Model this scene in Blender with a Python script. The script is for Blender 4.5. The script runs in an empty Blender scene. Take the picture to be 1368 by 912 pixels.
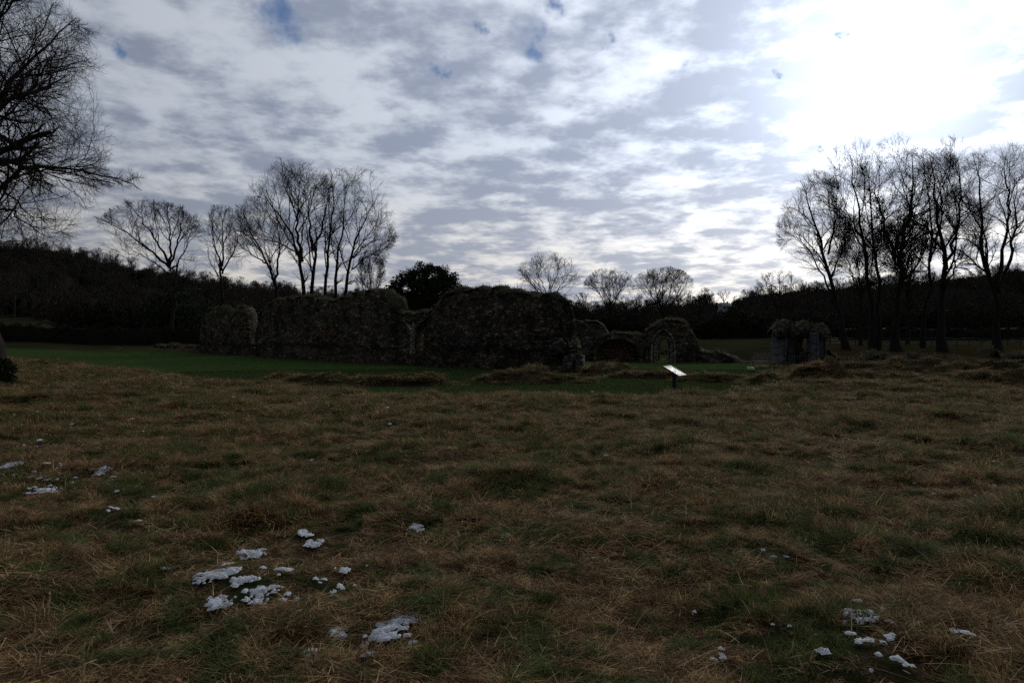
import bpy, math, random
import numpy as np
from mathutils import Vector, Matrix

SEED = 7
rng = np.random.default_rng(SEED)
random.seed(SEED)
S = bpy.context.scene
COL = S.collection
EYE = 1.62
F = 912.0           # focal length in photograph pixels (photo 1368 x 912)

# ------------------------------------------------------------------ camera
cam_d = bpy.data.cameras.new("camera")
cam_d.sensor_width = 36.0
cam_d.lens = 24.0
cam_d.clip_start = 0.05
cam_d.clip_end = 6000.0
cam = bpy.data.objects.new("camera", cam_d)
COL.objects.link(cam)
cam.location = (0, 0, EYE)
cam.rotation_euler = (math.radians(90 - 0.38), 0, 0)
S.camera = cam
S.render.resolution_x, S.render.resolution_y = 1024, 682
S.render.engine = 'CYCLES'
S.cycles.use_denoising = False
S.cycles.max_bounces = 5
S.cycles.diffuse_bounces = 2
S.cycles.glossy_bounces = 2
S.cycles.transmission_bounces = 3
S.cycles.sample_clamp_indirect = 4.0
S.view_settings.view_transform = 'Standard'
S.view_settings.look = 'None'
S.view_settings.exposure = 0.0
S.view_settings.gamma = 1.0
S.view_settings.use_curve_mapping = False

# ------------------------------------------------------------------ world
SUN_AZ, SUN_EL = math.radians(28.5), math.radians(19.0)
sun_dir = Vector((math.sin(SUN_AZ) * math.cos(SUN_EL), math.cos(SUN_AZ) * math.cos(SUN_EL), math.sin(SUN_EL)))


class NT:
    """tiny node-tree writer"""
    def __init__(self, tree):
        self.t = tree
        tree.nodes.clear()

    def n(self, kind, **kw):
        nd = self.t.nodes.new(kind)
        for k, v in kw.items():
            setattr(nd, k, v)
        return nd

    def put(self, sock, v):
        if isinstance(v, bpy.types.NodeSocket):
            self.t.links.new(v, sock)
        elif v is not None:
            sock.default_value = v

    def math(self, op, a, b=None, c=None, clamp=False):
        nd = self.n('ShaderNodeMath', operation=op, use_clamp=clamp)
        self.put(nd.inputs[0], a)
        if b is not None:
            self.put(nd.inputs[1], b)
        if c is not None:
            self.put(nd.inputs[2], c)
        return nd.outputs[0]

    def vmath(self, op, a, b=None, scale=None):
        nd = self.n('ShaderNodeVectorMath', operation=op)
        self.put(nd.inputs[0], a)
        if b is not None:
            self.put(nd.inputs[1], b)
        if scale is not None:
            self.put(nd.inputs[3], scale)
        return nd.outputs['Value'] if op in ('DOT_PRODUCT', 'LENGTH', 'DISTANCE') else nd.outputs[0]

    def noise(self, vec, scale, detail=4, rough=0.55, dist=0.0, col=False, lac=2.0):
        nd = self.n('ShaderNodeTexNoise')
        self.put(nd.inputs['Vector'], vec)
        nd.inputs['Scale'].default_value = scale
        nd.inputs['Detail'].default_value = detail
        nd.inputs['Roughness'].default_value = rough
        nd.inputs['Lacunarity'].default_value = lac
        nd.inputs['Distortion'].default_value = dist
        return nd.outputs['Color'] if col else nd.outputs[0]

    def ramp(self, v, lo, hi, a=0.0, b=1.0, smooth=True):
        nd = self.n('ShaderNodeMapRange')
        nd.interpolation_type = 'SMOOTHSTEP' if smooth else 'LINEAR'
        self.put(nd.inputs[0], v)
        for k, x in zip((1, 2, 3, 4), (lo, hi, a, b)):
            self.put(nd.inputs[k], x)
        return nd.outputs[0]

    def mix(self, f, a, b, blend='MIX'):
        nd = self.n('ShaderNodeMix', data_type='RGBA', blend_type=blend)
        self.put(nd.inputs[0], f)
        for k, x in ((6, a), (7, b)):
            if isinstance(x, tuple) and len(x) == 3:
                x = (*x, 1)
            self.put(nd.inputs[k], x)
        return nd.outputs[2]


world = bpy.data.worlds.new("World")
S.world = world
world.use_nodes = True
w = NT(world.node_tree)
SKY_STRENGTH = 0.1
geo = w.n('ShaderNodeTexCoord').outputs['Generated']
dirv = w.vmath('NORMALIZE', geo)
sep = w.n('ShaderNodeSeparateXYZ')
w.put(sep.inputs[0], dirv)
dz = w.math('MAXIMUM', sep.outputs[2], 0.0)
den = w.math('ADD', dz, 0.13)
px_ = w.math('DIVIDE', sep.outputs[0], den)
py_ = w.math('DIVIDE', sep.outputs[1], den)
comb = w.n('ShaderNodeCombineXYZ')
w.put(comb.inputs[0], px_)
w.put(comb.inputs[1], py_)
pl = comb.outputs[0]
big = w.noise(w.vmath('ADD', pl, (3.3, 1.7, 0.0)), 0.45, 3, 0.5)
med = w.noise(w.vmath('ADD', pl, (11.0, 4.2, 2.0)), 3.4, 4, 0.5, 0.1)
fin = w.noise(w.vmath('ADD', pl, (1.0, 9.1, 5.0)), 9.0, 6, 0.60, 0.1)
vor = w.n('ShaderNodeTexVoronoi', feature='SMOOTH_F1')
vor.inputs['Scale'].default_value = 4.4
vor.inputs['Smoothness'].default_value = 0.6
vor.inputs['Randomness'].default_value = 1.0
w.put(vor.inputs['Vector'], w.vmath('ADD', pl, w.vmath('SCALE', w.noise(pl, 4.0, 5, 0.62, col=True), scale=0.42)))
cell = w.math('SUBTRACT', 0.62, vor.outputs['Distance'])
thick = w.math('ADD', w.math('ADD', w.math('MULTIPLY', big, 0.40), w.math('MULTIPLY', cell, 0.34)), w.math('ADD', w.math('MULTIPLY', med, 0.44), w.math('MULTIPLY', fin, 0.42)))
thick = w.ramp(thick, 0.505, 0.775)
sraw = w.vmath('DOT_PRODUCT', dirv, tuple(sun_dir))
sdot = w.math('MAXIMUM', sraw, 0.0)
gl_w = w.math('POWER', sdot, 5.0)
gl_m = w.math('POWER', sdot, 16.0)
gl_n = w.math('POWER', sdot, 160.0)
thick = w.math('MULTIPLY', thick, w.math('SUBTRACT', 1.0, w.math('MULTIPLY', gl_m, 0.25)))
# how far forward scattering lights the deck: dim away from the sun, bright towards it
amb = w.math('ADD', w.math('MULTIPLY', gl_w, 0.25), w.ramp(sraw, -0.2, 0.9, 0.22, 0.80))
hz = w.ramp(sep.outputs[2], 0.0, 0.28, 1.0, 0.0)
thin_c = w.mix(hz, (6.7, 7.3, 8.3), (9.2, 8.6, 7.7))
thin_l = w.math('ADD', amb, w.math('ADD', w.math('MULTIPLY', gl_m, 1.0), w.math('MULTIPLY', gl_n, 1.6)))
thick_l = w.math('ADD', amb, w.math('ADD', w.math('MULTIPLY', gl_m, 0.45), w.math('MULTIPLY', gl_n, 1.1)))


def scl(colr, f):
    return w.vmath('SCALE', colr, scale=f)


thin = scl(thin_c, thin_l)
darkc = w.mix(hz, (3.25, 3.75, 4.9), (4.0, 4.3, 5.0))
darkc = scl(darkc, thick_l)
cloud = w.mix(thick, thin, darkc)
sky = w.n('ShaderNodeTexSky', sky_type='NISHITA')
sky.sun_disc = False
sky.sun_elevation = SUN_EL
sky.sun_rotation = SUN_AZ
sky.air_density = 1.0
sky.dust_density = 0.4
skyc = w.vmath('MULTIPLY', sky.outputs[0], (0.30, 0.45, 0.66))


def gap(az_px, el_px, rad):
    d = Vector(((az_px - 684) / F, 1.0, (450 - el_px) / F)).normalized()
    wob = w.vmath('SCALE', w.vmath('SUBTRACT', w.noise(dirv, 24.0, 4, 0.6, col=True), (0.5, 0.5, 0.5)), scale=0.08)
    dd = w.vmath('DISTANCE', w.vmath('ADD', dirv, wob), tuple(d))
    return w.ramp(dd, rad * 0.0, rad * 1.2, 1.0, 0.0)


g = None
for gp in ((378, 18, 0.034), (715, 62, 0.022), (733, 12, 0.018), (640, 34, 0.012), (588, 94, 0.012),
           (152, 68, 0.012), (1120, 55, 0.009), (905, 96, 0.013), (1038, 103, 0.009), (812, 52, 0.010)):
    a = gap(*gp)
    g = a if g is None else w.math('MAXIMUM', g, a)
gmask = w.math('MULTIPLY', g, 0.85)
skyall = w.mix(gmask, cloud, skyc)
below = w.ramp(sep.outputs[2], -0.03, 0.0, 1.0, 0.0)
skyall = w.mix(below, skyall, (0.25, 0.25, 0.2))
bg = w.n('ShaderNodeBackground')
w.put(bg.inputs[0], skyall)
bg.inputs[1].default_value = SKY_STRENGTH
wo = w.n('ShaderNodeOutputWorld')
w.t.links.new(bg.outputs[0], wo.inputs[0])

sd = bpy.data.lights.new("sun", 'SUN')
sd.energy = 0.6
sd.angle = math.radians(14)
sd.color = (1.0, 0.94, 0.86)
so = bpy.data.objects.new("sun", sd)
COL.objects.link(so)
so.rotation_euler = sun_dir.to_track_quat('Z', 'Y').to_euler()
so.location = (0, 0, 60)


# ------------------------------------------------------------------ helpers
def tag(o, label=None, cat=None, group=None, kind=None):
    if label:
        o['label'] = label
    if cat:
        o['category'] = cat
    if group:
        o['group'] = group
    if kind:
        o['kind'] = kind
    return o


def empty(name, loc, rz=0.0):
    o = bpy.data.objects.new(name, None)
    o.location = loc
    o.rotation_euler = (0, 0, rz)
    o.empty_display_size = 0.3
    COL.objects.link(o)
    return o


def mesh_np(name, V, faces, attrs=None, smooth=False):
    """faces: list of index arrays, each (n, k) for one polygon size k"""
    me = bpy.data.meshes.new(name)
    V = np.asarray(V, dtype=np.float32).reshape(-1, 3)
    fl = [np.asarray(f, dtype=np.int32) for f in faces if len(f)]
    me.vertices.add(len(V))
    me.vertices.foreach_set('co', V.ravel())
    loops = np.concatenate([f.ravel() for f in fl])
    sizes = np.concatenate([np.full(len(f), f.shape[1], dtype=np.int32) for f in fl])
    starts = np.concatenate([[0], np.cumsum(sizes)[:-1]]).astype(np.int32)
    me.loops.add(len(loops))
    me.loops.foreach_set('vertex_index', loops)
    me.polygons.add(len(sizes))
    me.polygons.foreach_set('loop_start', starts)
    me.polygons.foreach_set('loop_total', sizes)
    if smooth:
        me.polygons.foreach_set('use_smooth', np.ones(len(sizes), dtype=bool))
    me.update(calc_edges=True)
    for k, (typ, arr) in (attrs or {}).items():
        at = me.attributes.new(k, typ, 'POINT')
        arr = np.asarray(arr, dtype=np.float32)
        at.data.foreach_set('color' if typ == 'FLOAT_COLOR' else ('vector' if typ == 'FLOAT_VECTOR' else 'value'), arr.ravel())
    return me


def obj(name, me, mat, parent=None, link=True):
    o = bpy.data.objects.new(name, me)
    if mat is not None and not me.materials:
        me.materials.append(mat)
    if link:
        COL.objects.link(o)
    if parent is not None:
        o.parent = parent
    return o


class MB:
    """collects simple solids into one mesh"""
    def __init__(self):
        self.v, self.f = [], []

    def add(self, vs, fs):
        b = len(self.v)
        self.v += [tuple(p) for p in vs]
        self.f += [tuple(i + b for i in f) for f in fs]
        return self

    def box(self, c, s, rot=None, bev=0.0):
        cx, cy, cz = c
        hx, hy, hz_ = s[0] / 2, s[1] / 2, s[2] / 2
        b = min(bev, hx * .9, hy * .9, hz_ * .9)
        pts, fs = [], []
        if b <= 0:
            for z in (-hz_, hz_):
                for x, y in ((-hx, -hy), (hx, -hy), (hx, hy), (-hx, hy)):
                    pts.append(Vector((x, y, z)))
            fs = [(3, 2, 1, 0), (4, 5, 6, 7), (0, 1, 5, 4), (1, 2, 6, 5), (2, 3, 7, 6), (3, 0, 4, 7)]
        else:
            rings = [(-hz_, b), (-hz_ + b, 0), (hz_ - b, 0), (hz_, b)]
            for z, ins in rings:
                for x, y in ((-hx + ins, -hy + b), (-hx + b, -hy + ins), (hx - b, -hy + ins), (hx - ins, -hy + b),
                             (hx - ins, hy - b), (hx - b, hy - ins), (-hx + b, hy - ins), (-hx + ins, hy - b)):
                    if ins:
                        x = max(-hx + b, min(hx - b, x))
                        y = max(-hy + b, min(hy - b, y))
                    pts.append(Vector((x, y, z)))
            for r in range(3):
                for k in range(8):
                    k2 = (k + 1) % 8
                    fs.append((r * 8 + k, r * 8 + k2, r * 8 + 8 + k2, r * 8 + 8 + k))
            fs.append(tuple(range(7, -1, -1)))
            fs.append(tuple(range(24, 32)))
        if rot is not None:
            pts = [rot @ p for p in pts]
        return self.add([(p.x + cx, p.y + cy, p.z + cz) for p in pts], fs)

    def tube(self, a, b, r0, r1=None, n=8):
        a, b = Vector(a), Vector(b)
        r1 = r0 if r1 is None else r1
        q = (b - a).to_track_quat('Z', 'Y')
        vs = []
        for p, r in ((a, r0), (b, r1)):
            for k in range(n):
                t = 2 * math.pi * k / n
                vs.append(p + q @ Vector((r * math.cos(t), r * math.sin(t), 0)))
        fs = [(k, (k + 1) % n, n + (k + 1) % n, n + k) for k in range(n)]
        fs += [tuple(range(n - 1, -1, -1)), tuple(range(n, 2 * n))]
        return self.add(vs, fs)

    def build(self, name, mat, parent=None):
        me = bpy.data.meshes.new(name)
        me.from_pydata(self.v, [], self.f)
        me.update()
        return obj(name, me, mat, parent)


def smooth01(t):
    t = np.clip(t, 0, 1)
    return t * t * (3 - 2 * t)


_P = np.random.default_rng(99).random((256, 256))


def vnoise(x, y):
    xi, yi = np.floor(x).astype(int), np.floor(y).astype(int)
    fx, fy = smooth01(x - xi), smooth01(y - yi)
    a = _P[xi & 255, yi & 255]
    b = _P[(xi + 1) & 255, yi & 255]
    c = _P[xi & 255, (yi + 1) & 255]
    d = _P[(xi + 1) & 255, (yi + 1) & 255]
    return (a * (1 - fx) + b * fx) * (1 - fy) + (c * (1 - fx) + d * fx) * fy


def fbm(x, y, o=4, g_=0.5):
    s, a, t = 0, 1, 0
    for k in range(o):
        s = s + a * (vnoise(x * 2 ** k + 17.3 * k, y * 2 ** k + 9.1 * k) - 0.5)
        t += a
        a *= g_
    return s / t


# ------------------------------------------------------------------ terrain
def interp(x, pts):
    xs, ys = zip(*pts)
    return np.interp(x, xs, ys)


EDGE_D = [(-500, 40), (0, 35), (150, 29), (300, 24), (500, 20.5), (800, 19.7), (1000, 21.5), (1080, 26), (1400, 27)]
EDGE_H = [(-500, .9), (0, .50), (150, .24), (300, -.06), (500, -.12), (800, -.14), (1000, -.14), (1368, -.2)]
CREST = [(-1500, 355), (-300, 347), (0, 346), (100, 356), (200, 377), (300, 396), (400, 408), (550, 418), (700, 430), (850, 431),
         (940, 420), (985, 416), (996, 411), (1010, 409), (1080, 404), (1200, 395), (1368, 378), (1900, 368)]
# mounds: px, distance, half width (m), half depth (m), height (m)
MOUNDS = [(405, 28.6, 1.9, 1.0, .40), (448, 28.2, .8, .6, .18), (530, 28.6, 2.5, .8, .40), (695, 30.0, 2.1, 1.0, .46), (745, 30.5, 1.6, .9, .22),
          (815, 36, 1.5, .8, .55), (790, 36.5, .7, .6, .25), (880, 33.5, 3.0, .8, .30), (960, 31, 1.9, .8, .28),
          (1022, 29, .8, .5, .42), (1085, 26.5, 1.3, .8, .62), (1122, 26.5, .8, .6, .40), (1060, 28, .8, .7, .2),
          (1160, 30, 1.6, .7, .35), (1240, 29, 2.4, .6, .32), (1310, 27, 1.3, .6, .42), (1375, 26, 1.5, .7, .55),
          (1270, 34, 1.8, .8, .55), (1340, 33, 1.4, .9, .75), (1180, 42, 3.0, 1.0, .5), (1195, 43, 1.2, .9, .55), (1235, 40, 1.4, .9, .75),
          (1300, 44, 2.4, 1.2, .6), (1150, 38, 1.6, .7, .4), (1005, 60, 3.0, 1.0, .8), (960, 62, 2.0, 1.0, .6),
          (190, 80, 6.0, 1.5, .5), (240, 78, 3.0, 1.2, .5), (120, 85, 5.0, 1.4, .35)]


def terrain(x, y, fine=True):
    x = np.asarray(x, dtype=float)
    y = np.asarray(y, dtype=float)
    yy = np.maximum(y, 2.0)
    px = 684 + F * x / yy
    px = np.clip(px, -1500, 2600)
    D = np.maximum(y, 0.0)
    # far base level
    left = interp(D, [(0, -.4), (70, -.4), (104, .85), (125, 2.4), (150, 5.3), (175, 6.0)])
    mid = interp(D, [(0, -.4), (70, -.4), (110, .55), (160, 1.5), (175, 1.8)])
    right = interp(D, [(0, -.4), (45, -.4), (60, -.25), (75, .2), (110, .75), (160, 1.7), (175, 2.0)])
    wl = smooth01((140 - px) / 110)
    wr = smooth01((px - 900) / 120)
    base = left * wl + (1 - wl) * (mid * (1 - wr) + right * wr)
    mn = interp(D, [(0, 0), (60, 0), (150, .5), (400, 3)])
    base = base + mn * fbm(x * .03, y * .03, 3)
    crest_z = EYE + (450 - interp(px, CREST)) / F * 420
    t = smooth01((D - 165) / 255)
    base = base * (1 - t) + crest_z * t
    # meadow bank in front
    E = interp(px, EDGE_D)
    H = interp(px, EDGE_H)
    wob = 1.4 * fbm(x * .25 + 5, y * .25, 3)
    fall = interp(px, [(0, 5.0), (300, 3.2), (600, 2.4), (1000, 2.6), (1200, 6.0)])
    ramp = smooth01((D - 7) / np.maximum(E - 7, 1))
    mead = H * ramp
    k = smooth01((D + wob - E) / fall)
    h = mead * (1 - k) + base * k
    rough = 1 - k
    for (mx, md, wx, wd, mh) in MOUNDS:
        cx = (mx - 684) / F * md
        q = ((x - cx) / wx) ** 2 + ((y - md) / wd) ** 2
        q = q + 0.5 * fbm(x * 1.1 + mx, y * 1.1, 3)
        b = smooth01(1.15 - q)
        h = h + mh * b * (1 + .5 * fbm(x * 2.3, y * 2.3 + mx, 3))
        rough = np.maximum(rough, smooth01((1.7 - q) * 1.6))
    # rough ground on the right of the lawn
    rr = smooth01((px - (1000 + 20 * fbm(x * .3, y * .3, 2))) / 40) * smooth01((D - 15) / 5) * smooth01((150 - D) / 40)
    rough = np.maximum(rough, rr)
    if fine:
        amp = np.where(D < 60, 1.0, 0.0) * rough
        h = h + amp * (0.16 * fbm(x * .55, y * .55, 3) + 0.12 * fbm(x * 2.1, y * 2.1, 3) * smooth01((y + 5) / 6) + 0.06 * fbm(x * 6, y * 6, 2))
        h = h + rr * .55 * fbm(x * .35, y * .7, 4)
    return h, rough


def hgt(x, y):
    return float(terrain(np.array([x]), np.array([y]))[0][0])


def at(px, D, dz=0.0, fine=True):
    x = (px - 684) / F * D
    return Vector((x, D, hgt(x, D) + dz))


def P3(px, py, D, dy=0.0):
    d = D + dy
    return np.array([(px - 684) / F * D, d, EYE + (450 - py) / F * D])


_DS = np.concatenate([np.arange(2.0, 20, 0.02), np.arange(20, 60, 0.1)])


def ground_hit(px, py):
    k = (450 - py) / F
    X_ = (px - 684) / F * _DS
    i = np.nonzero(EYE + k * _DS <= 0.02 + terrain(X_, _DS)[0])[0]
    D = _DS[i[0]] if len(i) else 30.0
    return (px - 684) / F * D, D


# ------------------------------------------------------------------ materials
def new_mat(name):
    m = bpy.data.materials.new(name)
    m.use_nodes = True
    return m, NT(m.node_tree)


def finish(m, t, colr, rough=0.85, spec=0.2, bump=None, bstr=0.5, bdist=0.02, transl=0.0, metallic=0.0):
    b = t.n('ShaderNodeBsdfPrincipled')
    if isinstance(colr, tuple) and len(colr) == 3:
        colr = (*colr, 1)
    t.put(b.inputs['Base Color'], colr)
    t.put(b.inputs['Roughness'], rough)
    b.inputs['Specular IOR Level'].default_value = spec
    b.inputs['Metallic'].default_value = metallic
    if bump is not None:
        bn = t.n('ShaderNodeBump')
        bn.inputs['Strength'].default_value = bstr
        bn.inputs['Distance'].default_value = bdist
        t.put(bn.inputs['Height'], bump)
        t.t.links.new(bn.outputs[0], b.inputs['Normal'])
    out = t.n('ShaderNodeOutputMaterial')
    sh = b.outputs[0]
    if transl > 0:
        tr = t.n('ShaderNodeBsdfTranslucent')
        t.put(tr.inputs[0], colr)
        mx = t.n('ShaderNodeMixShader')
        mx.inputs[0].default_value = transl
        t.t.links.new(sh, mx.inputs[1])
        t.t.links.new(tr.outputs[0], mx.inputs[2])
        sh = mx.outputs[0]
    t.t.links.new(sh, out.inputs[0])
    return m


def pos(t):
    return t.n('ShaderNodeNewGeometry').outputs['Position']


def attr(t, name, sock='Color'):
    nd = t.n('ShaderNodeAttribute')
    nd.attribute_name = name
    return nd.outputs[sock]


GREEN = (0.104, 0.118, 0.038)
STRAW = (0.400, 0.284, 0.142)
BROWN = (0.145, 0.070, 0.030)
LAWN = (0.024, 0.066, 0.015)


def patch_factor(t, p):
    a = t.noise(p, 0.9, 4, 0.6)
    b = t.noise(t.vmath('ADD', p, (7, 3, 1)), 4.0, 4, 0.65)
    return t.math('ADD', t.math('MULTIPLY', a, 0.35), t.math('MULTIPLY', b, 0.65))


# ground sheet
MG, t = new_mat("ground_soil_and_turf")
p = pos(t)
zone = t.n('ShaderNodeSeparateColor')
t.put(zone.inputs[0], attr(t, 'zone'))
pf = patch_factor(t, p)
streak = t.noise(t.vmath('MULTIPLY', p, (1.0, 1.6, 1.0)), 60, 4, 0.7)
n1 = t.noise(p, 9, 5, 0.65)
thatch = t.mix(t.ramp(streak, 0.42, 0.66), (0.026, 0.016, 0.009), (0.210, 0.145, 0.080))
roughc = t.mix(t.ramp(pf, 0.46, 0.60), thatch, (0.032, 0.048, 0.016))
roughc = t.mix(t.ramp(n1, 0.35, 0.7, 0.0, 0.55), roughc, (0.022, 0.015, 0.010))
ln = t.noise(t.vmath('MULTIPLY', p, (1.0, 0.35, 1.0)), 2.2, 4, 0.6)
lawnc = t.mix(t.ramp(ln, 0.3, 0.7), (0.032, 0.066, 0.016), (0.058, 0.092, 0.026))
lawnc = t.mix(t.ramp(t.noise(t.vmath('MULTIPLY', p, (0.25, 1.0, 1.0)), 0.35, 4, 0.6), 0.42, 0.68, 0.0, 0.5), lawnc, (0.055, 0.064, 0.024))
fieldc = t.mix(t.ramp(t.noise(t.vmath('MULTIPLY', p, (0.3, 1.2, 1.0)), 0.5, 5, 0.65), 0.35, 0.68), (0.018, 0.022, 0.009), (0.048, 0.044, 0.022))
litter = t.mix(t.ramp(t.noise(p, 1.3, 4, 0.6), 0.4, 0.65), (0.060, 0.026, 0.012), (0.030, 0.024, 0.013))
c = t.mix(zone.outputs[0], lawnc, roughc)
c = t.mix(zone.outputs[1], c, fieldc)
c = t.mix(zone.outputs[2], c, litter)
finish(MG, t, c, 1.0, 0.0, t.math('ADD', streak, t.math('MULTIPLY', n1, 2.0)), 0.8, 0.02)


def blade_mat(name, green, straw, brown, bias=0.0, transl=0.3, patchy=1.0):
    m, t = new_mat(name)
    p = pos(t)
    sc = t.n('ShaderNodeSeparateColor')
    t.put(sc.inputs[0], attr(t, 'tint'))
    pf = t.ramp(patch_factor(t, p), 0.38, 0.62)
    gfac = t.math('ADD', sc.outputs[0], t.math('MULTIPLY', t.math('SUBTRACT', pf, 0.5), patchy), clamp=True)
    gfac = t.ramp(t.math('ADD', gfac, bias), 0.40, 0.62)          # 1 = green
    sb = t.mix(t.ramp(sc.outputs[1], 0.25, 0.75), brown, straw)
    c = t.mix(gfac, sb, green)
    lum = t.ramp(t.noise(p, 5.0, 4, 0.7), 0.3, 0.7, 0.55, 1.4)
    br = t.math('MULTIPLY', lum, t.ramp(sc.outputs[2], 0.0, 1.0, 0.5, 2.0, smooth=False))
    c = t.vmath('SCALE', c, scale=br)
    return finish(m, t, c, 0.8, 0.06, transl=transl)


M_GRASS = blade_mat("meadow_blades", GREEN, STRAW, BROWN, bias=-0.03, patchy=1.25)
M_CAP = blade_mat("wall_top_grass", (0.050, 0.070, 0.024), (0.23, 0.19, 0.115), (0.11, 0.075, 0.045), bias=-0.06, patchy=0.6)
M_STALK = blade_mat("dry_stalk", (0.30, 0.25, 0.15), (0.34, 0.28, 0.18), (0.22, 0.16, 0.10), transl=0.1)
M_LAWNG = blade_mat("lawn_blades", (0.050, 0.094, 0.024), (0.090, 0.100, 0.036), (0.060, 0.070, 0.028), transl=0.25)

M_LEAF, t = new_mat("fallen_leaf")
li = t.n('ShaderNodeSeparateColor')
t.put(li.inputs[0], attr(t, 'tint'))
c = t.mix(li.outputs[0], (0.050, 0.020, 0.012), (0.16, 0.026, 0.012))
c = t.mix(t.ramp(li.outputs[1], 0.8, 0.9), c, (0.20, 0.10, 0.04))
finish(M_LEAF, t, c, 0.6, 0.3, transl=0.2)

M_SNOW, t = new_mat("snow")
p = pos(t)
sn = t.noise(p, 70, 4, 0.7)
finish(M_SNOW, t, t.mix(t.ramp(sn, 0.3, 0.6), (0.55, 0.56, 0.58), (0.85, 0.86, 0.88)), 0.7, 0.3,
       t.math('ADD', sn, t.noise(p, 25, 3)), 0.8, 0.02)


def stone_mat(name, base, alt, mortar, scale=3.2, soot=(0.035, 0.032, 0.028), rusty=0.25, dark=0.45):
    m, t = new_mat(name)
    tc = t.n('ShaderNodeTexCoord').outputs['Object']
    vv = t.vmath('MULTIPLY', tc, (1.0, 1.0, 1.9))
    wv = t.vmath('ADD', vv, t.vmath('SCALE', t.noise(vv, 2.5, 3, 0.6, col=True), scale=0.30))
    vo = t.n('ShaderNodeTexVoronoi', feature='F1')
    t.put(vo.inputs['Vector'], wv)
    vo.inputs['Scale'].default_value = scale
    ve = t.n('ShaderNodeTexVoronoi', feature='DISTANCE_TO_EDGE')
    t.put(ve.inputs['Vector'], wv)
    ve.inputs['Scale'].default_value = scale
    s2 = t.n('ShaderNodeSeparateColor')
    t.put(s2.inputs[0], vo.outputs['Color'])
    c = t.mix(s2.outputs[0], base, alt)
    c = t.vmath('SCALE', c, scale=t.ramp(s2.outputs[1], 0, 1, 0.45, 1.5, smooth=False))
    c = t.mix(t.ramp(s2.outputs[2], 1 - rusty, 1.0, 0.0, 0.7), c, (0.20, 0.085, 0.040))
    c = t.mix(t.ramp(ve.outputs['Distance'], 0.02, 0.09, 1.0, 0.0), c, mortar)
    d = t.noise(tc, 0.75, 5, 0.65)
    c = t.mix(t.ramp(d, dark, dark + 0.22, 0.0, 0.9), c, soot)
    f = t.noise(tc, 14, 4, 0.7)
    c = t.mix(t.ramp(f, 0.35, 0.7, 0.0, 0.45), c, soot)
    moss = t.noise(tc, 1.3, 4, 0.6)
    c = t.mix(t.ramp(moss, 0.55, 0.7, 0.0, 0.5), c, (0.035, 0.045, 0.018))
    h = t.math('ADD', t.ramp(ve.outputs['Distance'], 0.0, 0.15), t.math('MULTIPLY', f, 0.7))
    return finish(m, t, c, 0.95, 0.1, h, 1.0, 0.07)


M_RUBBLE = stone_mat("rubble_limestone", (0.330, 0.275, 0.200), (0.110, 0.095, 0.072), (0.065, 0.055, 0.042))
M_RUBBLE2 = stone_mat("grey_rubble", (0.230, 0.215, 0.180), (0.120, 0.112, 0.095), (0.065, 0.058, 0.048), 2.8, rusty=0.12)
M_BURNT = stone_mat("reddened_core_stone", (0.38, 0.24, 0.15), (0.25, 0.17, 0.12), (0.10, 0.07, 0.05), 3.6, rusty=0.5, dark=0.6)
M_ASHLAR = stone_mat("dressed_stone", (0.400, 0.370, 0.310), (0.320, 0.295, 0.255), (0.13, 0.115, 0.095), 1.4, rusty=0.06, dark=0.6)
M_PIER = stone_mat("blue_grey_dressed_stone", (0.155, 0.160, 0.178), (0.135, 0.140, 0.155), (0.12, 0.124, 0.134), 0.9, rusty=0.02, dark=0.6)


def simple(name, colr, rough=0.7, spec=0.3, ns=8.0, amt=0.35, metallic=0.0, bd=0.01):
    m, t = new_mat(name)
    tc = t.n('ShaderNodeTexCoord').outputs['Object']
    nn = t.noise(tc, ns, 5, 0.65)
    c = t.vmath('SCALE', (*colr,), scale=t.ramp(nn, 0.25, 0.75, 1 - amt, 1 + amt))
    return finish(m, t, c, rough, spec, nn, 0.5, bd, metallic=metallic)


def bark_mat(name, colr):
    m, t = new_mat(name)
    tc = t.n('ShaderNodeTexCoord').outputs['Object']
    nn = t.noise(t.vmath('MULTIPLY', tc, (1, 1, 0.25)), 9.0, 5, 0.7)
    c = t.vmath('SCALE', (*colr,), scale=t.ramp(nn, 0.25, 0.75, 0.5, 1.4))
    return finish(m, t, c, 0.95, 0.1, nn, 1.0, 0.04)


M_BARK = bark_mat("bark", (0.030, 0.026, 0.020))
M_TWIG = simple("twig_bark", (0.045, 0.035, 0.028), 0.9, 0.1)
M_EVER = simple("dark_evergreen_leaf", (0.026, 0.036, 0.016), 0.85, 0.05, 2.0, 0.5)
M_IVY = simple("ivy_leaf", (0.024, 0.034, 0.014), 0.85, 0.05, 2.0, 0.5)
M_RUSSET = simple("russet_leaf", (0.050, 0.036, 0.020), 0.8, 0.1, 2.0, 0.5)
M_HEDGE = simple("hedge_leaf", (0.022, 0.028, 0.014), 0.8, 0.1, 1.5, 0.5)
M_HEDGE_CORE = simple("hedge_inner_twigs", (0.018, 0.017, 0.012), 0.95, 0.05)
M_TURF = simple("turf_on_wall", (0.050, 0.046, 0.026), 0.95, 0.05, 6, 0.6, bd=0.05)
M_POST = simple("weathered_post", (0.060, 0.052, 0.042), 0.9, 0.1)
M_WIRE = simple("dull_wire", (0.12, 0.12, 0.12), 0.5, 0.4, metallic=0.6)
M_BENCHW = simple("weathered_bench_wood", (0.20, 0.165, 0.135), 0.75, 0.3, 12, 0.3)
M_BLACK = simple("black_painted_metal", (0.012, 0.013, 0.015), 0.45, 0.4, 20, 0.2)
M_SLAB = simple("pale_stone_slab", (0.62, 0.62, 0.62), 0.6, 0.3)
M_HOUSEW = simple("house_render", (0.42, 0.44, 0.42), 0.8, 0.2)
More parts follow.
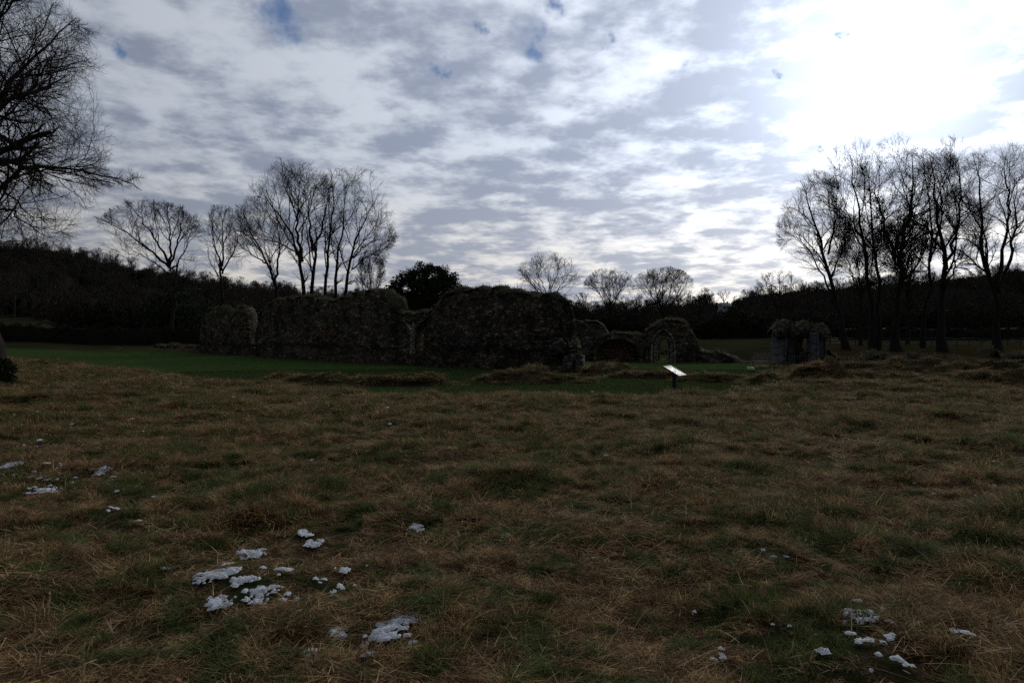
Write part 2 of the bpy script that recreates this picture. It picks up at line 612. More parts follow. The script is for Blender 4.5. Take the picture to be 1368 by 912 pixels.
M_HOUSER = simple("slate_roof", (0.16, 0.19, 0.19), 0.6, 0.4)
M_GLASS = simple("dark_window_glass", (0.02, 0.022, 0.025), 0.15, 0.5, 3, 0.1)

M_PANEL, t = new_mat("glossy_panel_sheet")
tc = t.n('ShaderNodeTexCoord').outputs['Object']
nn = t.noise(tc, 6, 4, 0.7)
finish(M_PANEL, t, t.mix(t.ramp(nn, 0.4, 0.6, 0, 0.3), (0.62, 0.62, 0.60), (0.45, 0.47, 0.46)), t.ramp(nn, 0.3, 0.7, 0.40, 0.6), 0.35)
M_PRINT = simple("panel_print_ink", (0.16, 0.17, 0.17), 0.3, 0.6, 30, 0.5)

# ------------------------------------------------------------------ ground sheet
def axis(a0, a1, step0, growth, far):
    out = [a0]
    # dense part then growing steps
    n = int(round((a1 - a0) / step0))
    out = list(np.linspace(a0, a1, n + 1))
    s = step0
    while out[-1] < far:
        s *= growth
        out.append(out[-1] + s)
    return out


xp = axis(0, 9, 0.11, 1.022, 900)
xs = np.array([-v for v in xp[:0:-1]] + xp)
yp = axis(1.5, 16, 0.085, 1.0135, 900)
yb = [1.5 - 0.3 * (1.18 ** k - 1) / 0.18 for k in range(1, 32)]
ys = np.array(sorted(yb) + yp)
GX, GY = np.meshgrid(xs, ys, indexing='ij')
H, R = terrain(GX.ravel(), GY.ravel())
xf, yf = GX.ravel(), GY.ravel()
pxf = 684 + F * xf / np.maximum(yf, 2)
lawn_end = interp(pxf, [(0, 82), (250, 78), (700, 72), (940, 60), (1010, 50)])
field = smooth01((yf - lawn_end) / 6)
lit = smooth01((yf - 58) / 8) * smooth01((96 - yf) / 8) * smooth01((pxf - 1060) / 50) * smooth01(fbm(xf * .12, yf * .12, 3) * 4 + .5)
zone = np.stack([R, field, lit * .55, np.ones_like(R)], axis=1)
nx, ny = len(xs), len(ys)
ii, jj = np.meshgrid(np.arange(nx - 1), np.arange(ny - 1), indexing='ij')
a0 = (ii * ny + jj).ravel()
quads = np.stack([a0, a0 + ny, a0 + ny + 1, a0 + 1], axis=1)
gme = mesh_np("ground", np.stack([xf, yf, H], axis=1), [quads], {'zone': ('FLOAT_COLOR', zone)}, smooth=True)
tag(obj("ground", gme, MG), kind='structure')
print("ground verts", len(xf))

# ------------------------------------------------------------------ blades
def blades(posn, length, width, e0, e1, az, segs=3, tint=None):
    """curved tapering strips; e0/e1 start and end elevation angle"""
    N = len(posn)
    t = np.linspace(0, 1, segs + 1)
    V = np.zeros((N, segs + 1, 2, 3))
    p = posn.copy().astype(float)
    side = np.stack([-np.sin(az), np.cos(az), np.zeros(N)], axis=1)
    for k in range(segs + 1):
        wv = width * (1 - t[k]) ** 0.7 * 0.5 if k < segs else width * 0.04
        V[:, k, 0] = p - side * np.reshape(wv, (-1, 1))
        V[:, k, 1] = p + side * np.reshape(wv, (-1, 1))
        if k < segs:
            e = e0 + (e1 - e0) * (t[k] + .5 / segs)
            d = np.stack([np.cos(az) * np.cos(e), np.sin(az) * np.cos(e), np.sin(e)], axis=1)
            p = p + d * (length / segs)[:, None]
    base = np.arange(N)[:, None] * (segs + 1) * 2
    q = []
    for k in range(segs):
        o = base + 2 * k
        q.append(np.concatenate([o, o + 1, o + 3, o + 2], axis=1))
    Q = np.concatenate(q, axis=0)
    if tint is None:
        tint = rng.random((N, 3))
    T = np.repeat(np.concatenate([tint, np.ones((N, 1))], axis=1), (segs + 1) * 2, axis=0)
    return V.reshape(-1, 3), Q, T


def blade_mesh(name, *a, **k):
    V, Q, T = blades(*a, **k)
    return mesh_np(name, V, [Q], {'tint': ('FLOAT_COLOR', T)})


def tuft(kind, i):
    r = np.random.default_rng(100 + i)
    if kind == 'green':
        n, rad, L, e0, e1, gb = 90, .10, (.05, .13), (55, 90), (-10, 50), .72
    elif kind == 'straw':
        n, rad, L, e0, e1, gb = 90, .15, (.08, .24), (5, 50), (-25, 12), .22
    elif kind == 'mat':
        n, rad, L, e0, e1, gb = 120, .20, (.05, .17), (0, 22), (-14, 8), .25
    elif kind == 'tussock':
        n, rad, L, e0, e1, gb = 170, .08, (.12, .28), (40, 88), (-50, 10), .45
    az = r.uniform(0, 2 * math.pi, n)
    if kind in ('straw', 'mat'):
        az = r.normal(r.uniform(0, 6.28), 1.1, n)
    rr = rad * np.sqrt(r.random(n))
    th = r.uniform(0, 6.28, n)
    ps = np.stack([rr * np.cos(th), rr * np.sin(th), r.uniform(-.012, .02, n)], axis=1)
    length = r.uniform(*L, n)
    wdt = r.uniform(.0030, .0085, n)
    ti = np.stack([np.clip(r.normal(gb, .14, n), 0, 1), r.random(n), r.random(n)], axis=1)
    return blade_mesh("blades", ps, length, wdt, np.radians(r.uniform(*e0, n)), np.radians(r.uniform(*e1, n)), az, 3, ti)


def scatter(name, protos, mat, X, Y, Z, rot, sc, idx, label_kind='stuff'):
    """one object whose points carry instances of the prototypes"""
    c = bpy.data.collections.new(name + "_source")
    for i, me in enumerate(protos):
        o = bpy.data.objects.new("%s_kind_%02d" % (name, i), me)
        if mat is not None and not me.materials:
            me.materials.append(mat)
        c.objects.link(o)
    me = bpy.data.meshes.new(name)
    n = len(X)
    me.vertices.add(n)
    me.vertices.foreach_set('co', np.stack([X, Y, Z], axis=1).astype(np.float32).ravel())
    for nm, ty, ar, fld in (('rot', 'FLOAT_VECTOR', rot, 'vector'), ('scl', 'FLOAT_VECTOR', sc, 'vector'), ('idx', 'INT', idx, 'value')):
        a = me.attributes.new(nm, ty, 'POINT')
        a.data.foreach_set(fld, np.asarray(ar, dtype=np.int32 if ty == 'INT' else np.float32).ravel())
    o = obj(name, me, None)
    ng = bpy.data.node_groups.new(name + "_scatter", 'GeometryNodeTree')
    ng.interface.new_socket("Geometry", in_out='INPUT', socket_type='NodeSocketGeometry')
    ng.interface.new_socket("Geometry", in_out='OUTPUT', socket_type='NodeSocketGeometry')
    N = ng.nodes
    gi, go = N.new('NodeGroupInput'), N.new('NodeGroupOutput')
    m2p = N.new('GeometryNodeMeshToPoints')
    iop = N.new('GeometryNodeInstanceOnPoints')
    ci = N.new('GeometryNodeCollectionInfo')
    ci.inputs['Collection'].default_value = c
    ci.inputs['Separate Children'].default_value = True
    ci.inputs['Reset Children'].default_value = True

    def na(nm, dt):
        a = N.new('GeometryNodeInputNamedAttribute')
        a.data_type = dt
        a.inputs[0].default_value = nm
        return [s for s in a.outputs if s.enabled and s.name == 'Attribute'][0]
    L = ng.links.new
    L(gi.outputs[0], m2p.inputs[0])
    L(m2p.outputs[0], iop.inputs['Points'])
    L(ci.outputs[0], iop.inputs['Instance'])
    iop.inputs['Pick Instance'].default_value = True
    L(na('idx', 'INT'), iop.inputs['Instance Index'])
    e2r = N.new('FunctionNodeEulerToRotation')
    L(na('rot', 'FLOAT_VECTOR'), e2r.inputs[0])
    L(e2r.outputs[0], iop.inputs['Rotation'])
    L(na('scl', 'FLOAT_VECTOR'), iop.inputs['Scale'])
    L(iop.outputs[0], go.inputs[0])
    md = o.modifiers.new("scatter", 'NODES')
    md.node_group = ng
    return tag(o, kind=label_kind)


# ------------------------------------------------------------------ snow
SNOW = [  # px, py, width px, height px, label
    (290, 769, 62, 22, "ragged snow patch left of centre, broad and lying just below a smaller white one"),
    (337, 742, 44, 13, "narrow snow patch at the top of the cluster left of centre"),
    (325, 778, 42, 14, "snow patch touching the lower right of the broad ragged one"),
    (292, 810, 44, 16, "snow patch at the bottom left of the left-of-centre cluster"),
    (352, 799, 46, 22, "broken snow patch at the bottom right of the left-of-centre cluster"),
    (408, 717, 22, 8, "small snow patch, upper one of two beside the left-of-centre cluster"),
    (417, 729, 26, 11, "small snow patch, lower one of two beside the left-of-centre cluster"),
    (378, 762, 26, 6, "thin sliver of snow between the narrow patch and the pair of small ones"),
    (508, 846, 52, 34, "largest solid snow patch, low in the middle left of the meadow"),
    (541, 828, 46, 18, "crumbly snow patch at the upper right of the largest solid one"),
    (452, 846, 26, 18, "small snow patch just left of the largest solid one"),
    (412, 877, 20, 14, "small snow patch low in the grass below the left-of-centre cluster"),
    (557, 708, 20, 10, "lone snow scrap in the middle distance of the meadow, above the largest patch"),
    (62, 658, 42, 12, "snow patch on the left side of the meadow, widest of that scattering"),
    (11, 624, 30, 9, "snow patch at the left border, farther up than the wide left one"),
    (135, 632, 20, 8, "small snow patch right of the one at the left border"),
    (1152, 829, 46, 20, "ragged snow patch near the right corner of the meadow, top one of three"),
    (1155, 859, 34, 14, "snow patch directly below the ragged one near the right corner"),
    (1285, 848, 28, 14, "compact oval snow patch nearest the right border"),
    (1205, 886, 38, 16, "snow patch lowest down near the right corner"),
    (965, 880, 24, 8, "little snow patch low in the grass right of centre"),
]
snow_discs = []


def snow_mesh(cx, cy, hw, hd, seed, cell=0.012):
    r = np.random.default_rng(seed)
    nxs, nys = max(6, int(2.4 * hw / cell)), max(6, int(2.4 * hd / cell))
    gx = np.linspace(-1.2 * hw, 1.2 * hw, nxs)
    gy = np.linspace(-1.2 * hd, 1.2 * hd, nys)
    X, Y = np.meshgrid(gx, gy, indexing='ij')
    q = (X / hw) ** 2 + (Y / hd) ** 2
    nf = fbm(X * 15 + seed * 3.1, Y * 19, 5, .75) * 5.5
    f = 1.0 - q + nf - 6.0 * np.maximum(0, fbm(X * 42 + seed, Y * 48, 3, .65) - .02)
    solid = f > 0.25
    hh = min(0.008, hw * .09) * smooth01(f * 1.2) + min(.008, hw * .1) * fbm(X * 40, Y * 40 + seed, 3)
    gz = terrain((X + cx).ravel(), (Y + cy).ravel())[0].reshape(X.shape)
    top = gz + 0.026 + .0018 * cy + np.maximum(hh, 0.004)
    V = np.stack([X + cx, Y + cy, np.where(solid, top, top - 0.008)], axis=2).reshape(-1, 3)
    s = solid
    cellmask = (s[:-1, :-1].astype(int) + s[1:, :-1] + s[:-1, 1:] + s[1:, 1:]) >= 1
    i, j = np.nonzero(cellmask)
    a = i * nys + j
    Q = np.stack([a, a + nys, a + nys + 1, a + 1], axis=1)
    used = np.unique(Q)
    remap = -np.ones(len(V), dtype=int)
    remap[used] = np.arange(len(used))
    return V[used], remap[Q]


for k, (sx, sy, sw, sh, lab) in enumerate(SNOW):
    gx_, gy_ = ground_hit(sx, sy)
    hw = sw / F * gy_ / 2 * 0.86
    hd = sh / F * gy_ * gy_ / EYE / 2 * 0.80
    hd = min(max(hd, hw * .35), hw * 2.0)
    snow_discs.append((gx_, gy_, hw, hd))
    V, Q = snow_mesh(gx_, gy_, hw, hd, k + 3, cell=.008)
    if len(Q) == 0:
        continue
    V = V - np.array([gx_, gy_, 0])
    o = obj("snow_patch", mesh_np("snow_patch", V, [Q], smooth=True), M_SNOW)
    o.location = (gx_, gy_, 0)
    tag(o, lab, "snow patch", "snow patches melting in the meadow")
# tiny scraps nobody would count
Vs, Qs, b = [], [], 0
r = np.random.default_rng(21)
spk = [(20, 560, 60, 60, 10), (110, 610, 110, 70, 34), (60, 650, 70, 30, 12), (190, 690, 90, 60, 8), (330, 600, 260, 90, 8), (320, 660, 60, 20, 8),
       (410, 770, 70, 60, 12), (320, 790, 110, 40, 14), (540, 850, 60, 30, 10), (1230, 710, 130, 90, 22), (1310, 650, 60, 50, 8),
       (1160, 845, 70, 45, 14), (1060, 730, 120, 60, 6), (1000, 850, 160, 50, 6), (640, 560, 500, 60, 6)]
for (cx, cy, wx, wy, n) in spk:
    for _ in range(n):
        gx_, gy_ = ground_hit(cx + r.normal() * wx * .5, min(905, max(525, cy + r.normal() * wy * .4)))
        hw = r.uniform(.009, .024) * (1 + gy_ * .05)
        V, Q = snow_mesh(gx_, gy_, hw, hw * r.uniform(.6, 1.3), int(r.integers(1, 900)), cell=0.012 * max(1, gy_ / 8))
        snow_discs.append((gx_, gy_, hw * .8, hw * .8))
        if len(Q):
            Vs.append(V)
            Qs.append(Q + b)
            b += len(V)
tag(obj("snow_scraps", mesh_np("snow_scraps", np.concatenate(Vs), [np.concatenate(Qs)], smooth=True), M_SNOW), kind='stuff')

# ------------------------------------------------------------------ meadow grass
protos = [tuft('green', 1), tuft('green', 2), tuft('green', 3), tuft('straw', 4), tuft('straw', 5), tuft('straw', 6),
          tuft('mat', 7), tuft('mat', 8), tuft('mat', 9), tuft('tussock', 10), tuft('tussock', 11)]


def wedge(n, r0, r1, a_lim=50):
    rr = np.sqrt(rng.uniform(r0 * r0, r1 * r1, n))
    a = np.radians(rng.uniform(-a_lim, a_lim, n))
    return rr * np.sin(a), rr * np.cos(a)


bands = [(1.9, 5, 9500, .8), (5, 9, 15000, .95), (9, 14, 17000, 1.15), (14, 22, 22000, 1.45), (22, 34, 18000, 2.0), (34, 50, 9000, 2.6)]
XX, YY, SC = [], [], []
for (r0, r1, n, s) in bands:
    x, y = wedge(n, r0, r1)
    XX.append(x)
    YY.append(y)
    SC.append(np.full(n, s))
X, Y, SCL = map(np.concatenate, (XX, YY, SC))
Z, RG = terrain(X, Y)
keep = RG > rng.uniform(.35, .75, len(X))
keep &= rng.random(len(X)) > .75 * smooth01((fbm(X * 1.1 + 200, Y * 1.1, 3) - .02) * 5)
for (sx, sy, hw, hd) in snow_discs:
    q = ((X - sx) / (hw + .05)) ** 2 + ((Y - sy + .07) / (hd + .13)) ** 2
    keep &= (q > 1) | (rng.random(len(X)) < .2)
X, Y, Z, SCL = X[keep], Y[keep], Z[keep], SCL[keep]
n = len(X)
pn = .6 * fbm(X * .55, Y * .55 + 30, 3) + .8 * fbm(X * 2.6, Y * 2.6, 2) + rng.normal(0, .15, n)
tn = fbm(X * .8 + 60, Y * .8, 3) + rng.normal(0, .10, n)
idx = np.where(pn > .07, rng.integers(0, 3, n), np.where(pn > 0.0, rng.integers(3, 6, n), rng.integers(6, 9, n)))
idx = np.where(tn > .20, rng.integers(9, 11, n), idx)
flow = 2.0 * fbm(X * .3, Y * .3, 2) * 6 + rng.normal(0, .8, n)
rot = np.stack([rng.normal(0, .16, n), rng.normal(0, .16, n), flow], axis=1)
sz = SCL * rng.uniform(.6, 1.05, n) * (1 + 1.6 * np.clip(fbm(X * 1.3, Y * 1.3, 3), -.3, .5))
zs = np.clip(sz, .35, 1.5) * rng.uniform(.45, 1.1, n) * (1 + 1.1 * np.clip(fbm(X * 2.4, Y * 2.4, 2), -.35, .5))
scv = np.stack([sz, sz, zs], axis=1)
scatter("meadow_grass", protos, M_GRASS, X, Y, Z - .008, rot, scv, idx)
print("tufts", n)

# fringe of pale taller stems along the brink, loose long straw, stalks
V_, Q_, T_, b = [], [], [], 0


def add_blades(*a, **k):
    global b
    v, q, tt = blades(*a, **k)
    V_.append(v)
    Q_.append(q + b)
    T_.append(tt)
    b += len(v)


n = 5200
x, y = wedge(n, 2.2, 18)
z = terrain(x, y)[0]
add_blades(np.stack([x, y, z + rng.uniform(.01, .06, n)], axis=1), rng.uniform(.15, .42, n), rng.uniform(.0022, .0042, n) * (1 + y * .05),
           np.radians(rng.uniform(-2, 24, n)), np.radians(rng.uniform(-14, 6, n)), rng.normal(.7, .9, n), 4,
           np.stack([rng.uniform(0, .3, n), rng.uniform(.5, 1, n), rng.uniform(.3, 1, n)], axis=1))
n = 2600
px_r = rng.uniform(-60, 1400, n)
D_r = interp(px_r, EDGE_D) + rng.normal(-.6, 1.3, n)
x = (px_r - 684) / F * D_r
z, rg = terrain(x, D_r)
kk = rg > .4
n = int(kk.sum())
add_blades(np.stack([x, D_r, z], axis=1)[kk], rng.uniform(.12, .38, n), np.full(n, .009), np.radians(rng.uniform(50, 88, n)),
           np.radians(rng.uniform(-10, 70, n)), rng.uniform(0, 6.28, n), 4,
           np.stack([rng.uniform(0, .4, n), rng.uniform(.4, 1, n), rng.uniform(.4, 1, n)], axis=1))
tag(obj("loose_straw", mesh_np("loose_straw", np.concatenate(V_), [np.concatenate(Q_)], {'tint': ('FLOAT_COLOR', np.concatenate(T_))}), M_GRASS), kind='stuff')

# lawn blades near enough to be read, short mown
n = 26000
x, y = wedge(n, 19, 44, 45)
z, rg = terrain(x, y)
kk = (rg < .6)
x, y, z = x[kk], y[kk], z[kk]
n = len(x)
lp = []
for i in range(4):
    r = np.random.default_rng(300 + i)
    m_ = 60
    ps = np.stack([r.uniform(-.22, .22, m_), r.uniform(-.22, .22, m_), np.zeros(m_)], axis=1)
    lp.append(blade_mesh("blades", ps, r.uniform(.03, .065, m_), np.full(m_, .011), np.radians(r.uniform(50, 90, m_)), np.radians(r.uniform(0, 60, m_)),
                         r.uniform(0, 6.28, m_), 2))
s_ = rng.uniform(.8, 1.2, n)
scatter("lawn_grass", lp, M_LAWNG, x, y, z - .003, np.stack([0 * x, 0 * x, rng.uniform(0, 6.28, n)], axis=1), np.stack([s_, s_, s_], axis=1), rng.integers(0, 4, n))

# fallen leaves
n = 620
x, y = wedge(n, 2.4, 15)
kk = rng.random(n) < np.clip(1.2 - y / 16, .2, 1)
x, y = x[kk], y[kk]
n = len(x)
z = terrain(x, y)[0] + rng.uniform(.03, .075, n)
Vl, Ql, Tl = [], [], []
prof = np.array([(0, 0), (.25, .30), (.5, .42), (.8, .25), (1, 0)])
for i in range(n):
    s = random.uniform(.022, .050)
    az = random.uniform(0, 6.28)
    rotm = Matrix.Rotation(az, 3, 'Z') @ Matrix.Rotation(random.uniform(-.7, .7), 3, 'X') @ Matrix.Rotation(random.uniform(-.5, .5), 3, 'Y')
    curl = random.uniform(-.3, .6)
    bb = len(Vl)
    for (u, v_) in prof:
        for sg in (-1, 0, 1):
            q = rotm @ Vector((u * s - s / 2, sg * v_ * s, (curl * abs(sg) * v_ + curl * .5 * (u - .5) ** 2) * s))
            Vl.append((q.x + x[i], q.y + y[i], q.z + z[i]))
            Tl.append(0)
    ti = (random.random(), random.random(), 0, 1)
    Tl[-15:] = [ti] * 15
    for k in range(4):
        for c_ in (0, 1):
            o_ = bb + k * 3 + c_
            Ql.append((o_, o_ + 1, o_ + 4, o_ + 3))
tag(obj("fallen_leaves", mesh_np("fallen_leaves", np.array(Vl), [np.array(Ql)], {'tint': ('FLOAT_COLOR', np.array(Tl))}), M_LEAF), kind='stuff')

# ------------------------------------------------------------------ trees
def tubes(P, Rr, sides):
    """P (N,S,3), Rr (N,S) -> verts, quads"""
    N, Sg, _ = P.shape
    T = np.gradient(P, axis=1)
    T /= np.linalg.norm(T, axis=2, keepdims=True) + 1e-9
    ref = np.where(np.abs(T[:, :1, 2:3]) > .9, np.array([[[1., 0, 0]]]), np.array([[[0, 0, 1.]]]))
    U = np.cross(T, np.broadcast_to(ref, T.shape))
    U /= np.linalg.norm(U, axis=2, keepdims=True) + 1e-9
    W = np.cross(T, U)
    ang = np.arange(sides) * 2 * np.pi / sides
    V = P[:, :, None] + Rr[:, :, None, None] * (np.cos(ang)[None, None, :, None] * U[:, :, None] + np.sin(ang)[None, None, :, None] * W[:, :, None])
    idx = np.arange(N * Sg * sides).reshape(N, Sg, sides)
    a = idx[:, :-1]
    bq = idx[:, 1:]
    Q = np.stack([a, np.roll(a, -1, 2), np.roll(bq, -1, 2), bq], axis=3).reshape(-1, 4)
    return V.reshape(-1, 3), Q


def env_dist(p, d, env):
    """distance from p along d to the surface of the ellipsoid env=(c, r)"""
    c, r_ = env
    q = (p - c) / r_
    e = d / r_
    A = (e * e).sum(1)
    B = (q * e).sum(1)
    C = (q * q).sum(1) - 1
    disc = np.maximum(B * B - A * C, 0)
    s = (-B + np.sqrt(disc)) / A
    return np.where(C > 0, 0.0, s)


def grow(r, P, Rr, nch, t0, Lmax, frac, ang, rrat, segs, wig, trop, env, rmin=.004, minL=.1, t1=1.0):
    N, Sg, _ = P.shape
    M = N * nch
    par = np.repeat(np.arange(N), nch)
    t = t0 + (t1 - t0) * ((np.tile(np.arange(nch), N) + r.random(M)) / nch)
    f = t * (Sg - 1)
    i = np.minimum(f.astype(int), Sg - 2)
    fr = (f - i)[:, None]
    p = P[par, i] * (1 - fr) + P[par, i + 1] * fr
    T = P[par, i + 1] - P[par, i]
    T /= np.linalg.norm(T, axis=1, keepdims=True) + 1e-9
    rad = (Rr[par, i] * (1 - fr[:, 0]) + Rr[par, i + 1] * fr[:, 0]) * rrat
    v = r.normal(size=(M, 3))
    v -= (v * T).sum(1, keepdims=True) * T
    v /= np.linalg.norm(v, axis=1, keepdims=True) + 1e-9
    a = np.radians(r.normal(ang, ang * .22, M))[:, None]
    d = np.cos(a) * T + np.sin(a) * v
    d[:, 2] += trop * .6
    d /= np.linalg.norm(d, axis=1, keepdims=True)
    ed = env_dist(p, d, env)
    L = np.minimum(Lmax * r.uniform(.55, 1.15, M), ed * frac * r.uniform(.75, 1.05, M))
    L = np.maximum(L, minL * r.uniform(.5, 1.2, M))
    out = np.zeros((M, segs + 1, 3))
    out[:, 0] = p
    st = (L / segs)[:, None]
    for k in range(segs):
        d = d + wig * r.normal(size=(M, 3))
        d[:, 2] += trop / segs
        d /= np.linalg.norm(d, axis=1, keepdims=True)
        out[:, k + 1] = out[:, k] + d * st
    rad = np.maximum(rad, rmin)
    taper = np.linspace(1, .45, segs + 1)[None]
    return out, rad[:, None] * taper


def stem_line(r, pts, D, spread, r0, r1, n=15, jit=.10, dy0=0.0):
    """pts in photograph pixels at distance D -> polyline in metres"""
    c = np.array([P3(a, b_, D) for a, b_ in pts])
    s = np.concatenate([[0], np.cumsum(np.linalg.norm(np.diff(c, axis=0), axis=1))])
    tt = np.linspace(0, s[-1], n)
    out = np.stack([np.interp(tt, s, c[:, k]) for k in range(3)], axis=1)
    for _ in range(2):
        out[1:-1] = .25 * out[:-2] + .5 * out[1:-1] + .25 * out[2:]
    r1 = r1 * .5
    u = np.linspace(0, 1, n)
    out[:, 1] += dy0 + spread * u ** 1.3
    out[1:-1] += r.normal(0, jit, (n - 2, 3)) * np.array([1, 1, .4])
    return out, r0 + (r1 - r0) * u ** .8


def bare_tree(label, D, base_px, stems, env_px, name="bare_tree", seed=0, depth=None, twig=.011, dens=1.0, levels=4, group=None, trop=.25,
              wig=.20, base_flare=1.5, cat="tree", extra=None, mat=M_BARK, limb_ang=38, limbs=9, base_z=None, Lk=1.0, t_low=.28, spread_k=1.12):
    """stems: list of (points in px, start radius m, end radius m)"""
    r = np.random.default_rng(seed)
    trop *= .5
    twig *= .88
    base = np.array([(base_px - 684) / F * D, D, 0.0])
    base[2] = hgt(base[0], D) if base_z is None else base_z
    ex, ey, erx, ery = env_px
    c = P3(ex, ey, D)
    rx, rz = erx * spread_k / F * D, ery * 1.03 / F * D
    ry = depth if depth else rx
    env = (c, np.array([rx, ry, rz]))
    P, Rd = [], []
    for k, (pts, r0, r1) in enumerate(stems):
        sp = r.uniform(-.55, .55) * ry if len(stems) > 1 else 0
        pl_, rd = stem_line(r, pts, D, sp, r0, r1, jit=.017 * (rx + rz) / 2)
        if pts[0][1] > 440 or k == 0:
            pl_[0, 2] = min(pl_[0, 2], base[2] - .25)
            rd[0] *= base_flare
            rd[1] *= (1 + base_flare) / 2.2 if base_flare > 1.2 else 1
        P.append(pl_)
        Rd.append(rd)
    P, Rd = np.array(P), np.array(Rd)
    V0, Q0 = tubes(P, Rd, 10)
    sz = (rx + rz) / 2
    n1 = max(3, int(limbs))
    P1, R1 = grow(r, P, Rd, n1, t_low, sz * 1.15 * Lk, .97, limb_ang, .50, 10, wig * .55, trop, env, rmin=twig * 1.8, minL=sz * .12, t1=.93)
    V1, Q1 = tubes(P1, R1, 6)
    trunkV = [V0, V1]
    trunkQ = [Q0, Q1 + len(V0)]
    PA, RA = P1, R1
    # branch tips continue from the stems themselves
    P2, R2 = grow(r, PA, RA, max(3, int(7 * dens)), .12, sz * .50 * Lk, .98, 32, .60, 7, wig, trop, env, rmin=twig * 1.3, minL=sz * .08)
    P2b, R2b = grow(r, P, Rd, max(4, int(8 * dens)), .40, sz * .40 * Lk, .98, 42, .30, 7, wig, trop, env, rmin=twig * 1.3, minL=sz * .06, t1=.95)
    P2 = np.concatenate([P2, P2b])
    R2 = np.concatenate([R2, R2b])
    V2, Q2 = tubes(P2, R2, 4)
    trunkV.append(V2)
    trunkQ.append(Q2 + len(V0) + len(V1))
    P3_, R3 = grow(r, P2, R2, max(3, int(6 * dens)), .10, sz * .24, 1.0, 30, .60, 5, wig, trop * .8, env, rmin=twig * .8, minL=sz * .05)
    V3, Q3 = tubes(P3_, R3, 3)
    CV, CQ = [V3], [Q3]
    nb = len(V3)
    if levels >= 4:
        P4, R4 = grow(r, P3_, R3, max(2, int(3.5 * dens)), .2, sz * .12, 1.05, 30, .60, 3, wig, trop * .6, env, rmin=twig * .5, minL=sz * .04)
        V4, Q4 = tubes(P4, R4, 3)
        CV.append(V4)
        CQ.append(Q4 + nb)
    root = empty(name, tuple(base))
    tag(root, label, cat, group)
    off = base[None]
    tv = np.concatenate(trunkV) - off
    obj("trunk", mesh_np("trunk", tv, [np.concatenate(trunkQ)], smooth=True), mat, root)
    cv = np.concatenate(CV) - off
    obj("crown", mesh_np("crown", cv, [np.concatenate(CQ)]), M_TWIG, root)
    if extra:
        extra(r, root, base, P, P1, P2, env)
    return root


def leaf_quads(r, C, rad, per, size, flat=.8):
    """leaf clumps: C (N,3) centres, rad scalar or (N,), per leaves each"""
    N = len(C)
    v = r.normal(size=(N, per, 3))
    v /= np.linalg.norm(v, axis=2, keepdims=True)
    v *= r.random((N, per, 1)) ** (1 / 2.5) * np.reshape(rad, (-1, 1, 1)) * np.array([1, 1, flat])
    p = (C[:, None] + v).reshape(-1, 3)
    M = len(p)
    n_ = r.normal(size=(M, 3))
    n_ /= np.linalg.norm(n_, axis=1, keepdims=True)
    h = r.normal(size=(M, 3))
    u = np.cross(n_, h)
    u /= np.linalg.norm(u, axis=1, keepdims=True)
    w_ = np.cross(n_, u)
    s = size * r.uniform(.6, 1.3, (M, 1))
    V = np.stack([p - u * s, p - w_ * s * .45, p + u * s, p + w_ * s * .45], axis=1)
    return V.reshape(-1, 3), np.arange(M * 4).reshape(M, 4)


def ivy_extra(rad, per, size, mat, top_px=None, name="ivy", every=1, tmax=.6):
    def f(r, root, base, P, P1, P2, env):
        C = P[:, :int(P.shape[1] * tmax)].reshape(-1, 3)[::every]
        C = C + r.normal(0, rad * .4, C.shape)
        V, Q = leaf_quads(r, C, rad, per, size)
        obj(name, mesh_np(name, V - base, [Q]), mat, root)
    return f


def leafy_extra(n, rad, per, size, mat, name="foliage"):
    def f(r, root, base, P, P1, P2, env):
        A = P2.reshape(-1, 3)
        C = A[r.integers(0, len(A), n)]
        V, Q = leaf_quads(r, C, rad, per, size)
        obj(name, mesh_np(name, V - base, [Q]), mat, root)
    return f


# --- tree overhanging the left border
bare_tree("large bare tree overhanging the left edge with drooping dark branches", 20, -26,
          [([(-26, 505), (-26, 330), (-24, 150), (-15, -20), (0, -120)], .42, .10),
           ([(-24, 300), (0, 182), (53, 200), (81, 221), (98, 246), (112, 281)], .12, .02),
           ([(-24, 310), (0, 214), (56, 214), (84, 218), (130, 225), (143, 237)], .10, .015),
           ([(-24, 330), (0, 232), (21, 239), (46, 267), (70, 291), (91, 312)], .09, .015),
           ([(-22, 190), (0, 102), (28, 67), (46, 35), (70, 0)], .11, .02),
           ([(-22, 220), (0, 140), (35, 116), (70, 98), (98, 95)], .09, .012),
           ([(-22, 240), (0, 154), (53, 140), (88, 151), (112, 172)], .09, .012),
           ([(-22, 340), (0, 270), (20, 285), (38, 310), (50, 318)], .07, .012),
           ([(-22, 120), (-8, 40), (20, -10), (40, -60)], .12, .03)],
          (-38, 150, 150, 215), name="overhanging_tree", seed=11, depth=3.6, twig=.0060, dens=1.15, group=None, trop=.05, wig=.24,
          base_flare=1.9, limbs=9, Lk=.8, limb_ang=45, t_low=.15)

